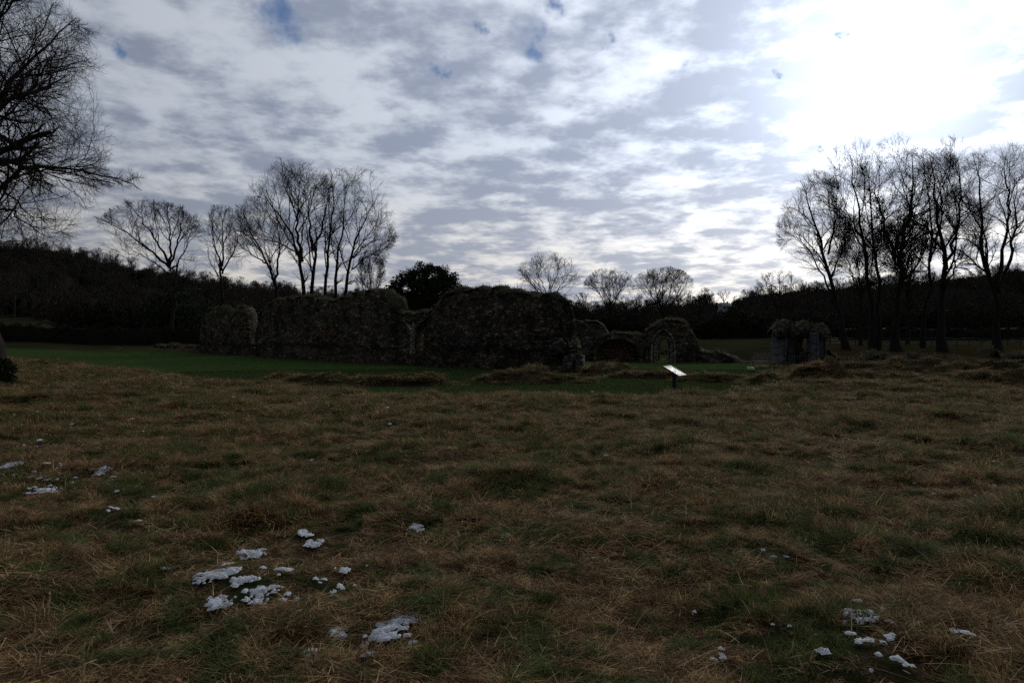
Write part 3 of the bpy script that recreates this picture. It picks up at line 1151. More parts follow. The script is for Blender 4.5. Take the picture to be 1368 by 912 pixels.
# --- left group behind the wall
G1 = "bare trees standing behind the long ruined wall"
bare_tree("wide fan-shaped bare tree standing alone on the far left above the hedge", 104, 229,
          [([(229, 452), (228, 400), (227, 352)], .38, .26),
           ([(227, 358), (205, 335), (180, 312), (150, 296)], .22, .04),
           ([(227, 355), (212, 318), (196, 290), (185, 275)], .22, .04),
           ([(227, 354), (228, 320), (222, 290), (215, 272)], .22, .04),
           ([(227, 356), (240, 325), (248, 300), (252, 276)], .2, .04),
           ([(227, 362), (246, 345), (258, 325), (266, 300)], .16, .03),
           ([(227, 366), (205, 350), (180, 338), (158, 325)], .14, .03)],
          (205, 322, 62, 52), seed=21, twig=.020, dens=.9, trop=.3, limbs=7, group=G1)
bare_tree("slim upright bare tree between the fan-shaped one and the tall group", 100, 298,
          [([(298, 452), (298, 400), (297, 350)], .3, .2), ([(297, 362), (286, 330), (280, 300), (276, 282)], .16, .03),
           ([(297, 356), (300, 320), (298, 295), (296, 279)], .16, .03), ([(297, 366), (312, 335), (318, 310), (321, 290)], .14, .03)],
          (297, 328, 35, 53), seed=22, twig=.018, dens=.9, trop=.45, limbs=7, group=G1)
bare_tree("leaning bare tree at the left side of the tall group", 94, 372,
          [([(374, 450), (367, 374), (350, 339), (333, 312), (318, 275)], .34, .04), ([(367, 378), (372, 340), (370, 310), (366, 290)], .2, .04),
           ([(356, 352), (338, 340), (322, 325)], .12, .03)],
          (350, 325, 42, 62), seed=23, twig=.017, dens=1.0, trop=.3, group=G1)
bare_tree("tall bare tree with two straight stems, left one of the tall group", 95, 412,
          [([(408, 450), (407, 384), (402, 339), (387, 299), (367, 282), (352, 250)], .40, .04),
           ([(404, 350), (396, 300), (394, 275), (396, 237), (398, 225)], .26, .03),
           ([(402, 342), (385, 330), (362, 319), (345, 314)], .13, .03),
           ([(417, 450), (416, 394), (417, 329), (429, 297), (432, 250), (436, 232)], .40, .04),
           ([(418, 335), (412, 300), (410, 265), (415, 240)], .2, .03)],
          (394, 296, 60, 80), seed=24, twig=.017, dens=1.0, trop=.4, limbs=9, group=G1)
bare_tree("tall bare tree whose stems fan out to the right, right one of the tall group", 97, 450,
          [([(435, 450), (435, 391), (442, 329), (449, 290), (450, 245), (448, 230)], .34, .04),
           ([(447, 450), (447, 399), (452, 350), (464, 312), (466, 275), (470, 245)], .34, .04),
           ([(461, 450), (462, 389), (471, 339), (484, 307), (504, 275), (510, 262)], .38, .03),
           ([(472, 345), (490, 325), (508, 318), (518, 326)], .12, .02),
           ([(470, 360), (488, 345), (505, 345), (516, 356)], .12, .02)],
          (472, 300, 52, 76), seed=25, twig=.017, dens=1.0, trop=.3, limbs=8, group=G1)
bare_tree("small fuzzy upright tree just left of the round evergreen", 100, 494,
          [([(494, 450), (494, 400), (494, 345)], .2, .04), ([(494, 420), (484, 380), (482, 350)], .12, .03), ([(494, 420), (504, 385), (508, 358)], .12, .03)],
          (495, 372, 19, 38), name="fastigiate_tree", seed=26, twig=.018, dens=1.0, trop=.9, limbs=10, group=G1)


# --- round evergreen
def evergreen(label, D, px0, env_px, seed, nclump, rad, per, size, name="evergreen_tree", mat=M_EVER, group=None):
    r = np.random.default_rng(seed)
    base = np.array([(px0 - 684) / F * D, D, 0.0])
    base[2] = hgt(base[0], D)
    ex, ey, erx, ery = env_px
    c = P3(ex, ey, D)
    rr_ = np.array([erx / F * D, erx / F * D, ery / F * D])
    v = r.normal(size=(nclump, 3))
    v /= np.linalg.norm(v, axis=1, keepdims=True)
    rad_pos = r.random((nclump, 1)) ** (1 / 3.2) * .95
    C = c + v * rad_pos * rr_ * (1 + .05 * r.normal(size=(nclump, 1)))
    root = empty(name, tuple(base))
    tag(root, label, "tree", group)
    P0, R0 = stem_line(r, [(px0, 452), (px0, ey + ery * .5), (ex, ey - ery * .3)], D, 0, .35, .08)
    V0, Q0 = tubes(P0[None], R0[None], 8)
    P1, R1 = grow(r, P0[None], R0[None], 14, .3, rr_[0], .9, 50, .5, 6, .15, .2, (c, rr_))
    V1, Q1 = tubes(P1, R1, 5)
    obj("trunk", mesh_np("trunk", np.concatenate([V0, V1]) - base, [np.concatenate([Q0, Q1 + len(V0)])], smooth=True), M_BARK, root)
    V, Q = leaf_quads(r, C, rad * r.uniform(.6, 1.3, nclump), per, size)
    obj("crown", mesh_np("crown", V - base, [Q]), mat, root)
    return root


evergreen("round dark evergreen tree rising above the gap in the ruined wall", 92, 570, (569, 392, 50, 42), 31, 460, .75, 70, .17)

# --- middle distance trees
G2 = "bare trees on the skyline beyond the ruins"
bare_tree("open pale bare tree rising right of the large ruined wall top", 150, 733,
          [([(735, 448), (734, 400), (733, 350)], .34, .05), ([(734, 410), (715, 385), (700, 372)], .18, .04), ([(734, 405), (752, 378), (764, 362)], .18, .04),
           ([(734, 400), (722, 370), (716, 350)], .16, .04), ([(734, 395), (745, 365), (748, 350)], .16, .04)],
          (733, 376, 42, 40), seed=41, twig=.022, dens=.85, trop=.3, limbs=8, group=G2)
bare_tree("rounded bare tree left of the spreading one on the centre skyline", 160, 815,
          [([(816, 448), (816, 410), (815, 372)], .34, .05), ([(816, 418), (800, 392), (792, 378)], .2, .04), ([(816, 416), (828, 390), (836, 378)], .2, .04)],
          (815, 386, 33, 28), seed=42, twig=.026, dens=1.0, trop=.3, limbs=10, group=G2)
bare_tree("broad spreading bare tree on the centre skyline above the arch", 155, 884,
          [([(886, 448), (886, 420), (886, 366)], .36, .05), ([(886, 422), (870, 395), (858, 375)], .22, .04), ([(886, 424), (904, 395), (914, 372)], .22, .04),
           ([(886, 420), (878, 390), (874, 365)], .2, .04), ([(886, 420), (895, 388), (900, 364)], .2, .04)],
          (885, 385, 38, 28), seed=43, twig=.024, dens=1.0, trop=.3, limbs=9, group=G2)
bare_tree("low straggling bare tree right of the broad spreading one", 165, 935,
          [([(935, 448), (935, 415), (936, 386)], .2, .04), ([(935, 420), (926, 402), (920, 392)], .12, .03), ([(935, 418), (944, 402), (950, 394)], .12, .03)],
          (936, 400, 17, 17), seed=44, twig=.026, dens=.8, trop=.3, limbs=7, group=G2)
bare_tree("tiny round-headed bare tree on the far hill crest right of the small pale house", 335, 967,
          [([(967, 408), (967, 398), (967, 391)], .3, .08), ([(967, 404), (963, 396), (961, 392)], .2, .05), ([(967, 404), (971, 396), (973, 392)], .2, .05)],
          (967, 394, 9, 8), seed=46, twig=.035, dens=.7, trop=.2, limbs=6, levels=3, group=G2)
bare_tree("pale scrubby tree at the foot of the grove, left of its leaning tree", 120, 1043,
          [([(1043, 448), (1043, 410), (1042, 368)], .22, .04), ([(1043, 420), (1026, 390), (1020, 376)], .14, .03), ([(1043, 415), (1060, 390), (1066, 374)], .14, .03)],
          (1043, 384, 30, 24), seed=45, twig=.020, dens=.8, trop=.3, limbs=8, group=G2,
          extra=leafy_extra(90, .5, 14, .10, M_RUSSET))

# --- right grove
G3 = "tall bare trees of the grove on the right"
bare_tree("leaning tall bare tree at the left end of the right grove", 74, 1132,
          [([(1132, 472), (1122, 420), (1113, 385), (1103, 325), (1092, 282), (1078, 236)], .36, .04),
           ([(1116, 400), (1098, 365), (1080, 325), (1062, 314), (1049, 306)], .13, .03), ([(1106, 340), (1112, 300), (1112, 270), (1106, 246)], .13, .03),
           ([(1110, 370), (1122, 335), (1126, 305)], .12, .03)],
          (1086, 318, 42, 92), seed=51, twig=.011, dens=1.3, trop=.25, limbs=9, group=G3, base_flare=1.7)
bare_tree("tall bare tree with two diverging stems, second in the right grove", 77, 1166,
          [([(1165, 465), (1166, 420), (1161, 360), (1152, 300), (1143, 235), (1138, 205)], .34, .05),
           ([(1172, 465), (1178, 400), (1174, 320), (1172, 275), (1176, 215)], .30, .05),
           ([(1160, 330), (1138, 300), (1122, 268), (1112, 240)], .13, .03)],
          (1148, 282, 50, 100), seed=52, twig=.011, dens=1.3, trop=.3, limbs=8, group=G3)
bare_tree("tallest thick-trunked bare tree in the middle of the right grove", 72, 1197,
          [([(1197, 474), (1196, 420), (1197, 370), (1198, 310), (1203, 255), (1199, 215)], .44, .05),
           ([(1197, 330), (1212, 290), (1222, 255), (1232, 225)], .2, .03), ([(1197, 345), (1184, 300), (1180, 250), (1172, 215)], .2, .03)],
          (1200, 284, 52, 106), seed=53, twig=.011, dens=1.3, trop=.3, limbs=9, group=G3, base_flare=1.7,
          extra=ivy_extra(.75, 50, .13, M_IVY, tmax=.68))
bare_tree("slender bare tree with wavy stems behind the tallest one in the right grove", 84, 1233,
          [([(1233, 460), (1236, 400), (1242, 350), (1237, 278), (1226, 235), (1222, 200)], .27, .04),
           ([(1242, 350), (1252, 310), (1258, 270), (1250, 225)], .15, .03)],
          (1232, 278, 42, 92), seed=54, twig=.012, dens=1.3, trop=.3, limbs=9, group=G3)
bare_tree("tall bare tree with a forked trunk right of the grove's middle", 72, 1261,
          [([(1260, 470), (1261, 420), (1262, 387), (1268, 325), (1255, 278), (1260, 225), (1252, 200)], .43, .04),
           ([(1264, 360), (1276, 320), (1288, 275), (1290, 230), (1282, 205)], .20, .03),
           ([(1262, 385), (1280, 350), (1296, 330), (1304, 300)], .12, .03)],
          (1264, 285, 46, 98), seed=55, twig=.011, dens=1.3, trop=.3, limbs=9, group=G3, base_flare=1.6)
bare_tree("bare tree with several twisting stems at the right border", 73, 1335,
          [([(1333, 470), (1333, 420), (1331, 380), (1317, 351), (1317, 307), (1317, 242), (1309, 199)], .39, .04),
           ([(1331, 385), (1338, 333), (1353, 278), (1342, 250), (1346, 206)], .25, .04),
           ([(1333, 390), (1356, 340), (1368, 290), (1380, 230)], .24, .04), ([(1318, 352), (1304, 315), (1296, 295)], .10, .03)],
          (1345, 285, 62, 104), seed=56, twig=.011, dens=1.3, trop=.3, limbs=8, group=G3, base_flare=1.6)
bare_tree("smaller russet-leaved tree under the tall ones near the left of the right grove", 92, 1150,
          [([(1150, 459), (1150, 400), (1150, 310)], .22, .05), ([(1150, 400), (1130, 350), (1118, 320)], .13, .03), ([(1150, 400), (1168, 350), (1175, 315)], .13, .03)],
          (1148, 345, 44, 62), seed=57, twig=.017, dens=1.3, trop=.1, limbs=10, group="smaller leafy trees inside the right grove",
          extra=leafy_extra(330, .5, 16, .10, M_RUSSET))
bare_tree("smaller dark leafy tree behind the thick trunk of the right grove", 96, 1212,
          [([(1212, 458), (1212, 400), (1212, 295)], .24, .05), ([(1212, 400), (1194, 350), (1186, 310)], .13, .03), ([(1212, 400), (1230, 350), (1240, 320)], .13, .03)],
          (1212, 342, 46, 66), seed=58, twig=.017, dens=1.3, trop=.1, limbs=10, group="smaller leafy trees inside the right grove",
          extra=leafy_extra(380, .5, 16, .11, M_EVER))

# ------------------------------------------------------------------ woods (stuff)
def proto_bare(seed, h=10.0):
    r = np.random.default_rng(seed)
    env = (np.array([0, 0, h * .58]), np.array([h * .36, h * .36, h * .44]))
    P = np.array([np.stack([np.linspace(0, r.normal(0, .4), 8), np.linspace(0, r.normal(0, .4), 8), np.linspace(-.5, h * .85, 8)], axis=1)])
    Rd = np.linspace(.22, .05, 8)[None]
    P1, R1 = grow(r, P, Rd, 12, .25, h * .45, .95, 40, .5, 4, .12, .3, env, rmin=.03)
    P2, R2 = grow(r, P1, R1, 8, .2, h * .2, 1, 38, .6, 3, .15, .25, env, rmin=.024)
    P3b, R3b = grow(r, P2, R2, 5, .2, h * .1, 1, 35, .6, 2, .15, .2, env, rmin=.020)
    vs, qs, b_ = [], [], 0
    for (p_, r_, s_) in ((P, Rd, 5), (P1, R1, 4), (P2, R2, 3), (P3b, R3b, 3)):
        v, q = tubes(p_, r_, s_)
        vs.append(v)
        qs.append(q + b_)
        b_ += len(v)
    me = mesh_np("wood_tree", np.concatenate(vs), [np.concatenate(qs)])
    me.materials.append(M_TWIG)
    return me


def proto_dense(seed, h=8.0, wide=.5, mat=M_HEDGE, leaf=.22, n=90):
    r = np.random.default_rng(seed)
    v = r.normal(size=(n, 3))
    v /= np.linalg.norm(v, axis=1, keepdims=True)
    C = v * (r.random((n, 1)) ** .4) * np.array([h * wide, h * wide, h * .46]) + np.array([0, 0, h * .5])
    V, Q = leaf_quads(r, C, h * .12, 34, leaf)
    me = mesh_np("wood_shrub", V, [Q])
    me.materials.append(mat)
    return me


wp = [proto_bare(61), proto_bare(62), proto_bare(63), proto_dense(64), proto_dense(65, mat=M_EVER), proto_dense(66, wide=.6, mat=M_RUSSET), proto_dense(67, wide=.38, mat=M_EVER)]
r = rng
n = 3400
pxw = r.uniform(-260, 1640, n)
Dw = np.sqrt(r.uniform(172 ** 2, 425 ** 2, n))
xw = (pxw - 684) / F * Dw
zw = terrain(xw, Dw)[0]
iw = np.where(r.random(n) < .40, r.integers(0, 3, n), r.integers(3, 7, n))
hs = r.uniform(.65, 1.15, n)
hs *= np.where(iw < 3, 1.1, .85)
kk = ~((pxw > 950) & (pxw < 986) & (Dw > 318) & (Dw < 345))
xw, Dw, zw, iw, hs, pxw = xw[kk], Dw[kk], zw[kk], iw[kk], hs[kk], pxw[kk]
vw = (pxw > 950) & (pxw < 985)
hs = np.where(vw, np.clip((EYE + (450 - np.where(Dw < 335, 412, 401)) / F * Dw - zw) / 11.5, .10, hs), hs)
n = len(xw)
scatter("hillside_wood", wp, None, xw, Dw, zw - .3, np.stack([0 * xw, 0 * xw, r.uniform(0, 6.28, n)], axis=1), np.stack([hs * 1.15, hs * 1.15, hs], axis=1), iw)
# scrub belt at the foot of the hill
n = 900
pxb = r.uniform(90, 1640, n)
Db = r.uniform(158, 178, n)
xb = (pxb - 684) / F * Db
zb = terrain(xb, Db)[0]
top = interp(pxb, [(90, 372), (250, 380), (330, 392), (500, 400), (600, 402), (700, 398), (760, 398), (850, 406), (925, 412), (960, 420), (1050, 400), (1120, 395), (1300, 385), (1600, 385)])
hw_ = (EYE + (450 - top) / F * Db - zb) / 11.0 * r.uniform(.5, 1.05, n)
ib = np.where(r.random(n) < .25, r.integers(0, 3, n), r.integers(3, 7, n))
vb_ = (pxb > 945) & (pxb < 990)
hw_ = np.where(vb_, np.minimum(hw_, (EYE + (450 - 413) / F * Db - zb) / 11.5), hw_)
hw_ = np.clip(hw_, .15, 3)
scatter("scrub_belt", wp, None, xb, Db, zb - .3, np.stack([0 * xb, 0 * xb, r.uniform(0, 6.28, n)], axis=1), np.stack([np.maximum(hw_, .5)] * 2 + [hw_], axis=1), ib)


# ------------------------------------------------------------------ hedges and bushes
def hedge(name, label, a, b_, h, wdt, seed, mat=M_HEDGE, cat="hedge", group=None, leaf=.13, per=60):
    r = np.random.default_rng(seed)
    A, B = at(*a), at(*b_)
    L = (B - A).length
    n = int(L * 2.6 * max(1, h / 1.5))
    u = r.random(n)
    base = np.array(A)
    ax = np.array((B - A).normalized())
    nrm = np.array([-ax[1], ax[0], 0])
    C = np.array(A)[None] + (np.array(B) - np.array(A))[None] * u[:, None]
    gz = terrain(C[:, 0], C[:, 1])[0]
    zz = r.random(n) ** .8 * (h - .25) * (1 + .14 * fbm(C[:, 0] * .3, C[:, 1] * .3 + seed, 2))
    C = C + nrm * r.uniform(-.5, .5, (n, 1)) * wdt
    C[:, 2] = gz + zz + .1
    V, Q = leaf_quads(r, C, .42, per, leaf)
    root = empty(name, tuple(A))
    tag(root, label, cat, group)
    obj("foliage", mesh_np("foliage", V - base, [Q]), mat, root)
    m = int(L / .8) + 2
    us = np.linspace(0, 1, m)
    vs, qs = [], []
    for k, uu in enumerate(us):
        c = np.array(A) * (1 - uu) + np.array(B) * uu
        g0 = hgt(c[0], c[1])
        for (o_, zq) in ((-wdt * .35, -.1), (-wdt * .4, h * .8), (wdt * .4, h * .8), (wdt * .35, -.1)):
            vs.append(c * [1, 1, 0] + nrm * (o_ + r.normal(0, .08)) + np.array([0, 0, g0 + zq + r.normal(0, .1) * (zq > 0)]))
        if k:
            b0 = 4 * (k - 1)
            for e in range(3):
                qs.append((b0 + e, b0 + e + 1, b0 + e + 5, b0 + e + 4))
    obj("stems", mesh_np("stems", np.array(vs) - base, [np.array(qs)]), M_HEDGE_CORE, root)
    return root


hedge("hedge", "long dark field hedge beyond the lawn on the far left", (-140, 106), (286, 104), 2.9, 1.8, 71)
hedge("hedge", "dark hedge bank at the back of the pasture between arch and columns", (905, 150), (1120, 150), 4.2, 3.0, 72, leaf=.2)
hedge("hedge", "dark hedge running behind the grove on the right", (1120, 128), (1520, 124), 2.6, 2.0, 73, leaf=.16)


def bush(label, px, D, h, wd, seed, mat=M_EVER, name="bush", n=70, per=60, leaf=.12, group=None):
    r = np.random.default_rng(seed)
    b0 = at(px, D)
    v = r.normal(size=(n, 3))
    v /= np.linalg.norm(v, axis=1, keepdims=True)
    C = v * (r.random((n, 1)) ** .5) * np.array([wd / 2, wd / 2, h * .45]) + np.array([0, 0, h * .48])
    V, Q = leaf_quads(r, C, h * .13, per, leaf)
    root = empty(name, tuple(b0))
    tag(root, label, "bush", group)
    obj("foliage", mesh_np("foliage", V, [Q]), mat, root)
    P = np.zeros((7, 5, 3))
    for k in range(7):
        a = r.uniform(0, 6.28)
        P[k] = np.linspace([0, 0, -.1], [math.cos(a) * wd * .3, math.sin(a) * wd * .3, h * .7], 5)
    V, Q = tubes(P, np.tile(np.linspace(.06, .02, 5), (7, 1)) * h / 3, 5)
    obj("stems", mesh_np("stems", V, [Q]), M_BARK, root)
    return root


bush("small dark bush at the left border beside the foot of the overhanging tree", -1, 19.4, .95, .8, 90, mat=M_IVY, leaf=.045, n=60)
G4 = "dark bushes at the far side of the pasture"
bush("largest dark green bush in the dip beyond the pasture", 975, 140, 7.0, 9.0, 81, n=110, leaf=.2, group=G4)
bush("low dark bush left of the largest one beyond the pasture", 948, 138, 4.0, 6.0, 82, leaf=.2, group=G4)
bush("dark bush right of the largest one beyond the pasture", 1010, 142, 5.5, 7.0, 83, leaf=.2, group=G4)
bush("dark leafy bush in the tall group behind the leaning tree", 352, 100, 6.5, 8.0, 84, leaf=.18, name="bush", group="dark undergrowth bushes behind the long wall")
bush("dark leafy bush below the slim upright tree", 300, 112, 8.0, 12.0, 85, leaf=.2, n=110, group="dark undergrowth bushes behind the long wall")
bush("dark leafy bush below the fan-shaped tree", 238, 118, 10.0, 13.0, 86, leaf=.22, n=130, group="dark undergrowth bushes behind the long wall")
bush("dark bush at the foot of the tall group's twin stems", 425, 102, 6.0, 9.0, 87, leaf=.18, group="dark undergrowth bushes behind the long wall")
bush("dark bush between the twin stems and the fuzzy upright tree", 475, 104, 6.0, 8.0, 88, leaf=.18, group="dark undergrowth bushes behind the long wall")
bush("dark scrubby bush below the open pale tree on the skyline", 770, 148, 8.5, 9.0, 89, leaf=.22, group="dark undergrowth bushes behind the long wall")


# ------------------------------------------------------------------ ruins
def pt_on(A, B, px):
    k = (px - 684) / F
    dx, dy = B[0] - A[0], B[1] - A[1]
    return (k * A[1] - A[0]) / (dx - k * dy)


def blades_on(r, pts, n, L, wdt, lean=(40, 88), gb=.35):
    i = r.integers(0, len(pts), n)
    p = pts[i]
    return blade_mesh("grass", p, r.uniform(*L, n), np.full(n, wdt), np.radians(r.uniform(*lean, n)), np.radians(r.uniform(-60, 30, n)),
                      r.uniform(0, 6.28, n), 3, np.stack([np.clip(r.normal(gb, .15, n), 0, 1), r.random(n), r.random(n)], axis=1))


def rubble_wall(name, label, A_px, B_px, prof, thick, openings=(), mat=M_RUBBLE, cell=.15, seed=0, recess=None, cap=True, cat="ruined wall",
                capL=(.12, .34), group=None, cap_w=.25, batter=0.0, rag=.10, cap_h=.16, zones=()):
    """A_px/B_px = (pixel column, distance); prof = [(px, py of the top)]; openings = functions(pxs, zs)->bool"""
    r = np.random.default_rng(seed)
    A = np.array([(A_px[0] - 684) / F * A_px[1], A_px[1]])
    B = np.array([(B_px[0] - 684) / F * B_px[1], B_px[1]])
    L = np.linalg.norm(B - A)
    ax = (B - A) / L
    nrm = np.array([ax[1], -ax[0]])          # towards the camera side
    if nrm[1] > 0:
        nrm = -nrm
    ns = max(4, int(L / cell))
    u = np.linspace(0, 1, ns + 1)
    cx = A[0] + (B[0] - A[0]) * u
    cy = A[1] + (B[1] - A[1]) * u
    pxs = 684 + F * cx / cy
    o_ = sorted(prof)
    tpy = np.interp(pxs, [q[0] for q in o_], [q[1] for q in o_])
    ztop = EYE + (450 - tpy) / F * cy
    s = u * L
    ztop = ztop + rag * 2.0 * fbm(s * 1.1 + seed * 7, s * 0 + 3, 3) + r.normal(0, rag * .25, ns + 1)
    blk = np.floor(s / .55 + 1.5 * fbm(s * .8, s * 0 + seed, 2)).astype(int)
    ztop = ztop + np.random.default_rng(seed + 77).normal(0, rag * 1.1, blk.max() - blk.min() + 1)[blk - blk.min()]
    zb = terrain(cx, cy)[0]
    hmax = (ztop - zb).max()
    nz = max(4, int(hmax / cell))
    v = np.linspace(0, 1, nz + 1)
    Sg, Vg = np.meshgrid(np.arange(ns + 1), np.arange(nz + 1), indexing='ij')
    Zg = (zb - .2)[:, None] + (ztop - zb + .2)[:, None] * v[None]
    hrel = Zg - zb[:, None]
    sx = s[:, None] + 0 * Zg
    solid = np.ones((ns, nz), dtype=bool)
    zc = (Zg[:-1, :-1] + Zg[1:, 1:]) / 2
    pc = ((pxs[:-1] + pxs[1:]) / 2)[:, None] + 0 * zc
    dc = ((cy[:-1] + cy[1:]) / 2)[:, None] + 0 * zc
    pyc = 450 - (zc - EYE) / dc * F
    for fn in openings:
        solid &= ~fn(pc, pyc)
    jit = lambda a: r.normal(0, a, Zg.shape)
    n3 = .25 * fbm(sx * .9 + seed, Zg * .9 + 11, 3) + .30 * fbm(sx * 3 + seed, Zg * 5, 3) + jit(.04)
    n4 = .22 * fbm(sx * .9 + seed + 40, Zg * .9 + 11, 3) + .22 * fbm(sx * 3 + seed + 9, Zg * 3, 3) + jit(.022)
    fo = thick / 2 + n3 - batter * hrel
    bo = thick / 2 + n4 - batter * hrel
    if recess:
        zr, dr = recess
        edge = zr + .25 * fbm(s * .7 + 3, s * 0, 2)[:, None] * 2
        fo = fo - dr * smooth01((edge - hrel) / .18)
    # round the head of the wall
    rt = smooth01((v - (1 - .35 / max(hmax, .5))) / (.35 / max(hmax, .5)))[None]
    fo = fo * (1 - .22 * rt)
    bo = bo * (1 - .22 * rt)
    gx = cx[:, None] + ax[0] * jit(.03)
    gy = cy[:, None] + ax[1] * jit(.03)
    zf = Zg + jit(.02)
    Fv = np.stack([gx + nrm[0] * fo, gy + nrm[1] * fo, zf], axis=2).reshape(-1, 3)
    Bv = np.stack([gx - nrm[0] * bo, gy - nrm[1] * bo, zf], axis=2).reshape(-1, 3)
    NB = len(Fv)
    idn = lambda i, j: i * (nz + 1) + j
    i, j = np.nonzero(solid)
    qf = np.stack([idn(i, j), idn(i + 1, j), idn(i + 1, j + 1), idn(i, j + 1)], axis=1)
    qb = qf[:, ::-1] + NB
    sides = []
    pad = np.zeros((ns + 2, nz + 2), dtype=bool)
    pad[1:-1, 1:-1] = solid
    for (di, dj, c0, c1) in ((-1, 0, (0, 0), (0, 1)), (1, 0, (1, 1), (1, 0)), (0, -1, (1, 0), (0, 0)), (0, 1, (0, 1), (1, 1))):
        m = solid & ~pad[1 + di:1 + di + ns, 1 + dj:1 + dj + nz]
        i, j = np.nonzero(m)
        a = idn(i + c0[0], j + c0[1])
        b_ = idn(i + c1[0], j + c1[1])
        sides.append(np.stack([a, b_, b_ + NB, a + NB], axis=1))
    base = np.array([(A[0] + B[0]) / 2, (A[1] + B[1]) / 2, zb.mean()])
    root = empty(name, tuple(base))
    tag(root, label, cat, group)
    V = np.concatenate([Fv, Bv]) - base
    obj("masonry", mesh_np("masonry", V, [np.concatenate([qf, qb] + sides)]), mat, root)
    if cap:
        # turf lip along the top, with grass standing on it
        prf = [(-1.0, -.25), (-1.08, .10), (-.6, .75), (0, 1.0), (.6, .75), (1.08, .10), (1.0, -.25)]
        cv, cq = [], []
        hw = thick * .55 * .62 + cap_w * .5
        topj = r.normal(0, .03, (ns + 1, 7))
        for k in range(ns + 1):
            cp = cap_h * (1 + 1.4 * float(fbm(np.array([s[k] * 1.3 + seed]), np.array([5.0]), 2)[0]))
            for m_, (a, b_) in enumerate(prf):
                off = a * hw * (1 + .25 * math.sin(s[k] * 3 + m_))
                cv.append((cx[k] - nrm[0] * off, cy[k] - nrm[1] * off, ztop[k] - .03 + b_ * cp + topj[k, m_]))
        steep = np.abs(np.diff(np.convolve(np.pad(ztop, 4, mode='edge'), np.ones(9) / 9, 'valid'))) / (L / ns) > (1.3 if rag < .12 else 9)
        for k in range(ns):
            if not solid[k].any() or steep[max(0, k - 1):k + 2].any():
                continue
            for m_ in range(6):
                cq.append((k * 7 + m_, k * 7 + m_ + 1, k * 7 + m_ + 8, k * 7 + m_ + 7))
        cv = np.array(cv)
        turf = obj("turf_cap", mesh_np("turf_cap", cv - base, [np.array(cq)], smooth=True), M_TURF, root)
        okc = ~np.append(steep, steep[-1])
        pts = cv.reshape(ns + 1, 7, 3)[okc][:, 1:6].reshape(-1, 3)
        pts = pts + r.normal(0, .04, pts.shape) * [1, 1, .2]
        dens_n = int(L * thick * 300)
        g_ = blades_on(r, pts - base, dens_n, capL, .016)
        obj("grass", g_, M_CAP, turf)
    return root, dict(A=A, B=B, ax=ax, nrm=nrm, base=base, thick=thick)


def pt_arch(x0, x1, ytop, yspring, ybase, pointed=True):
    """opening in pixels: pointed or round head"""
    xc, hw = (x0 + x1) / 2, (x1 - x0) / 2

    def f(px, py):
        inside = (px > x0) & (px < x1) & (py < ybase)
        k = np.clip(np.abs(px - xc) / hw, 0, 1)
        if pointed:
            head = yspring - (yspring - ytop) * np.sqrt(np.clip(1 - k ** 1.5, 0, 1)) * (1 - .12 * k)
        else:
            head = yspring - (yspring - ytop) * np.sqrt(np.clip(1 - k * k, 0, 1))
        return inside & (py > head)
    return f


GW = "ruined abbey walls of the west range"
# left fragment
frag, fi = rubble_wall("ruined_wall", "short ruined wall stub with two humps, leftmost of the ruins", (273, 78), (345, 71.5),
                       [(273, 440), (278, 425), (286, 413), (300, 410), (310, 415), (314, 427), (317, 427), (321, 412), (330, 409), (336, 414), (339, 432), (344, 468)],
                       1.3, seed=5, cell=.2, recess=(1.1, .22), group=GW, rag=.06)


def stone_patch(root, info, px, py, w_px, h_px, mat, name, seed, out=.10, dist=None):
    """irregular exposed core stones bedded on the camera side of a wall"""
    r = np.random.default_rng(seed)
    A, B, ax, nrm, base, th = (info[k] for k in ('A', 'B', 'ax', 'nrm', 'base', 'thick'))
    mb_v, mb_q = [], []
    for _ in range(int(w_px * h_px * .16) + 6):
        qx = px + r.normal() * w_px * .28
        qy = py + r.normal() * h_px * .28
        s = pt_on(A, B, qx)
        if not 0 < s < 1:
            continue
        c = A + (B - A) * s
        D = c[1]
        z = EYE + (450 - qy) / F * D
        ctr = np.array([c[0] + nrm[0] * (th / 2 + out * r.uniform(.1, .9)), c[1] + nrm[1] * (th / 2 + out * r.uniform(.1, .9)), z])
        hx, hy, hz2 = r.uniform(.10, .24), .16, r.uniform(.05, .13)
        b0 = len(mb_v)
        for dz_ in (-1, 1):
            for (a_, o2) in ((-1, -1), (1, -1), (1, 1), (-1, 1)):
                p_ = ctr + np.array([ax[0] * a_ * hx + nrm[0] * o2 * hy, ax[1] * a_ * hx + nrm[1] * o2 * hy, dz_ * hz2])
                mb_v.append(p_ + r.normal(0, .025, 3))
        for f_ in ((3, 2, 1, 0), (4, 5, 6, 7), (0, 1, 5, 4), (1, 2, 6, 5), (2, 3, 7, 6), (3, 0, 4, 7)):
            mb_q.append([b0 + k for k in f_])
    if mb_v:
        obj(name, mesh_np(name, np.array(mb_v) - base, [np.array(mb_q)]), mat, root)


stone_patch(frag, fi, 306, 449, 12, 16, M_BURNT, "exposed_core", 1, out=.12)
stone_patch(frag, fi, 336, 443, 10, 26, M_BURNT, "exposed_core", 2, out=.12)

# long left wall
lw, li_ = rubble_wall("ruined_wall", "long tall ruined wall left of the broken openings, grass along its crest", (348, 70.2), (533, 50.5),
                      [(348, 462), (353, 444), (357, 424), (366, 408), (378, 402), (400, 399), (420, 396), (436, 402), (460, 401), (480, 394), (500, 390), (520, 392), (528, 397), (531, 412), (533, 425)],
                      1.6, seed=6, recess=(1.35, .25), cell=.18, group=GW, capL=(.1, .28), cap_w=.3, cap_h=.18)
stone_patch(lw, li_, 445, 447, 34, 16, M_BURNT, "exposed_core", 3, out=.07)
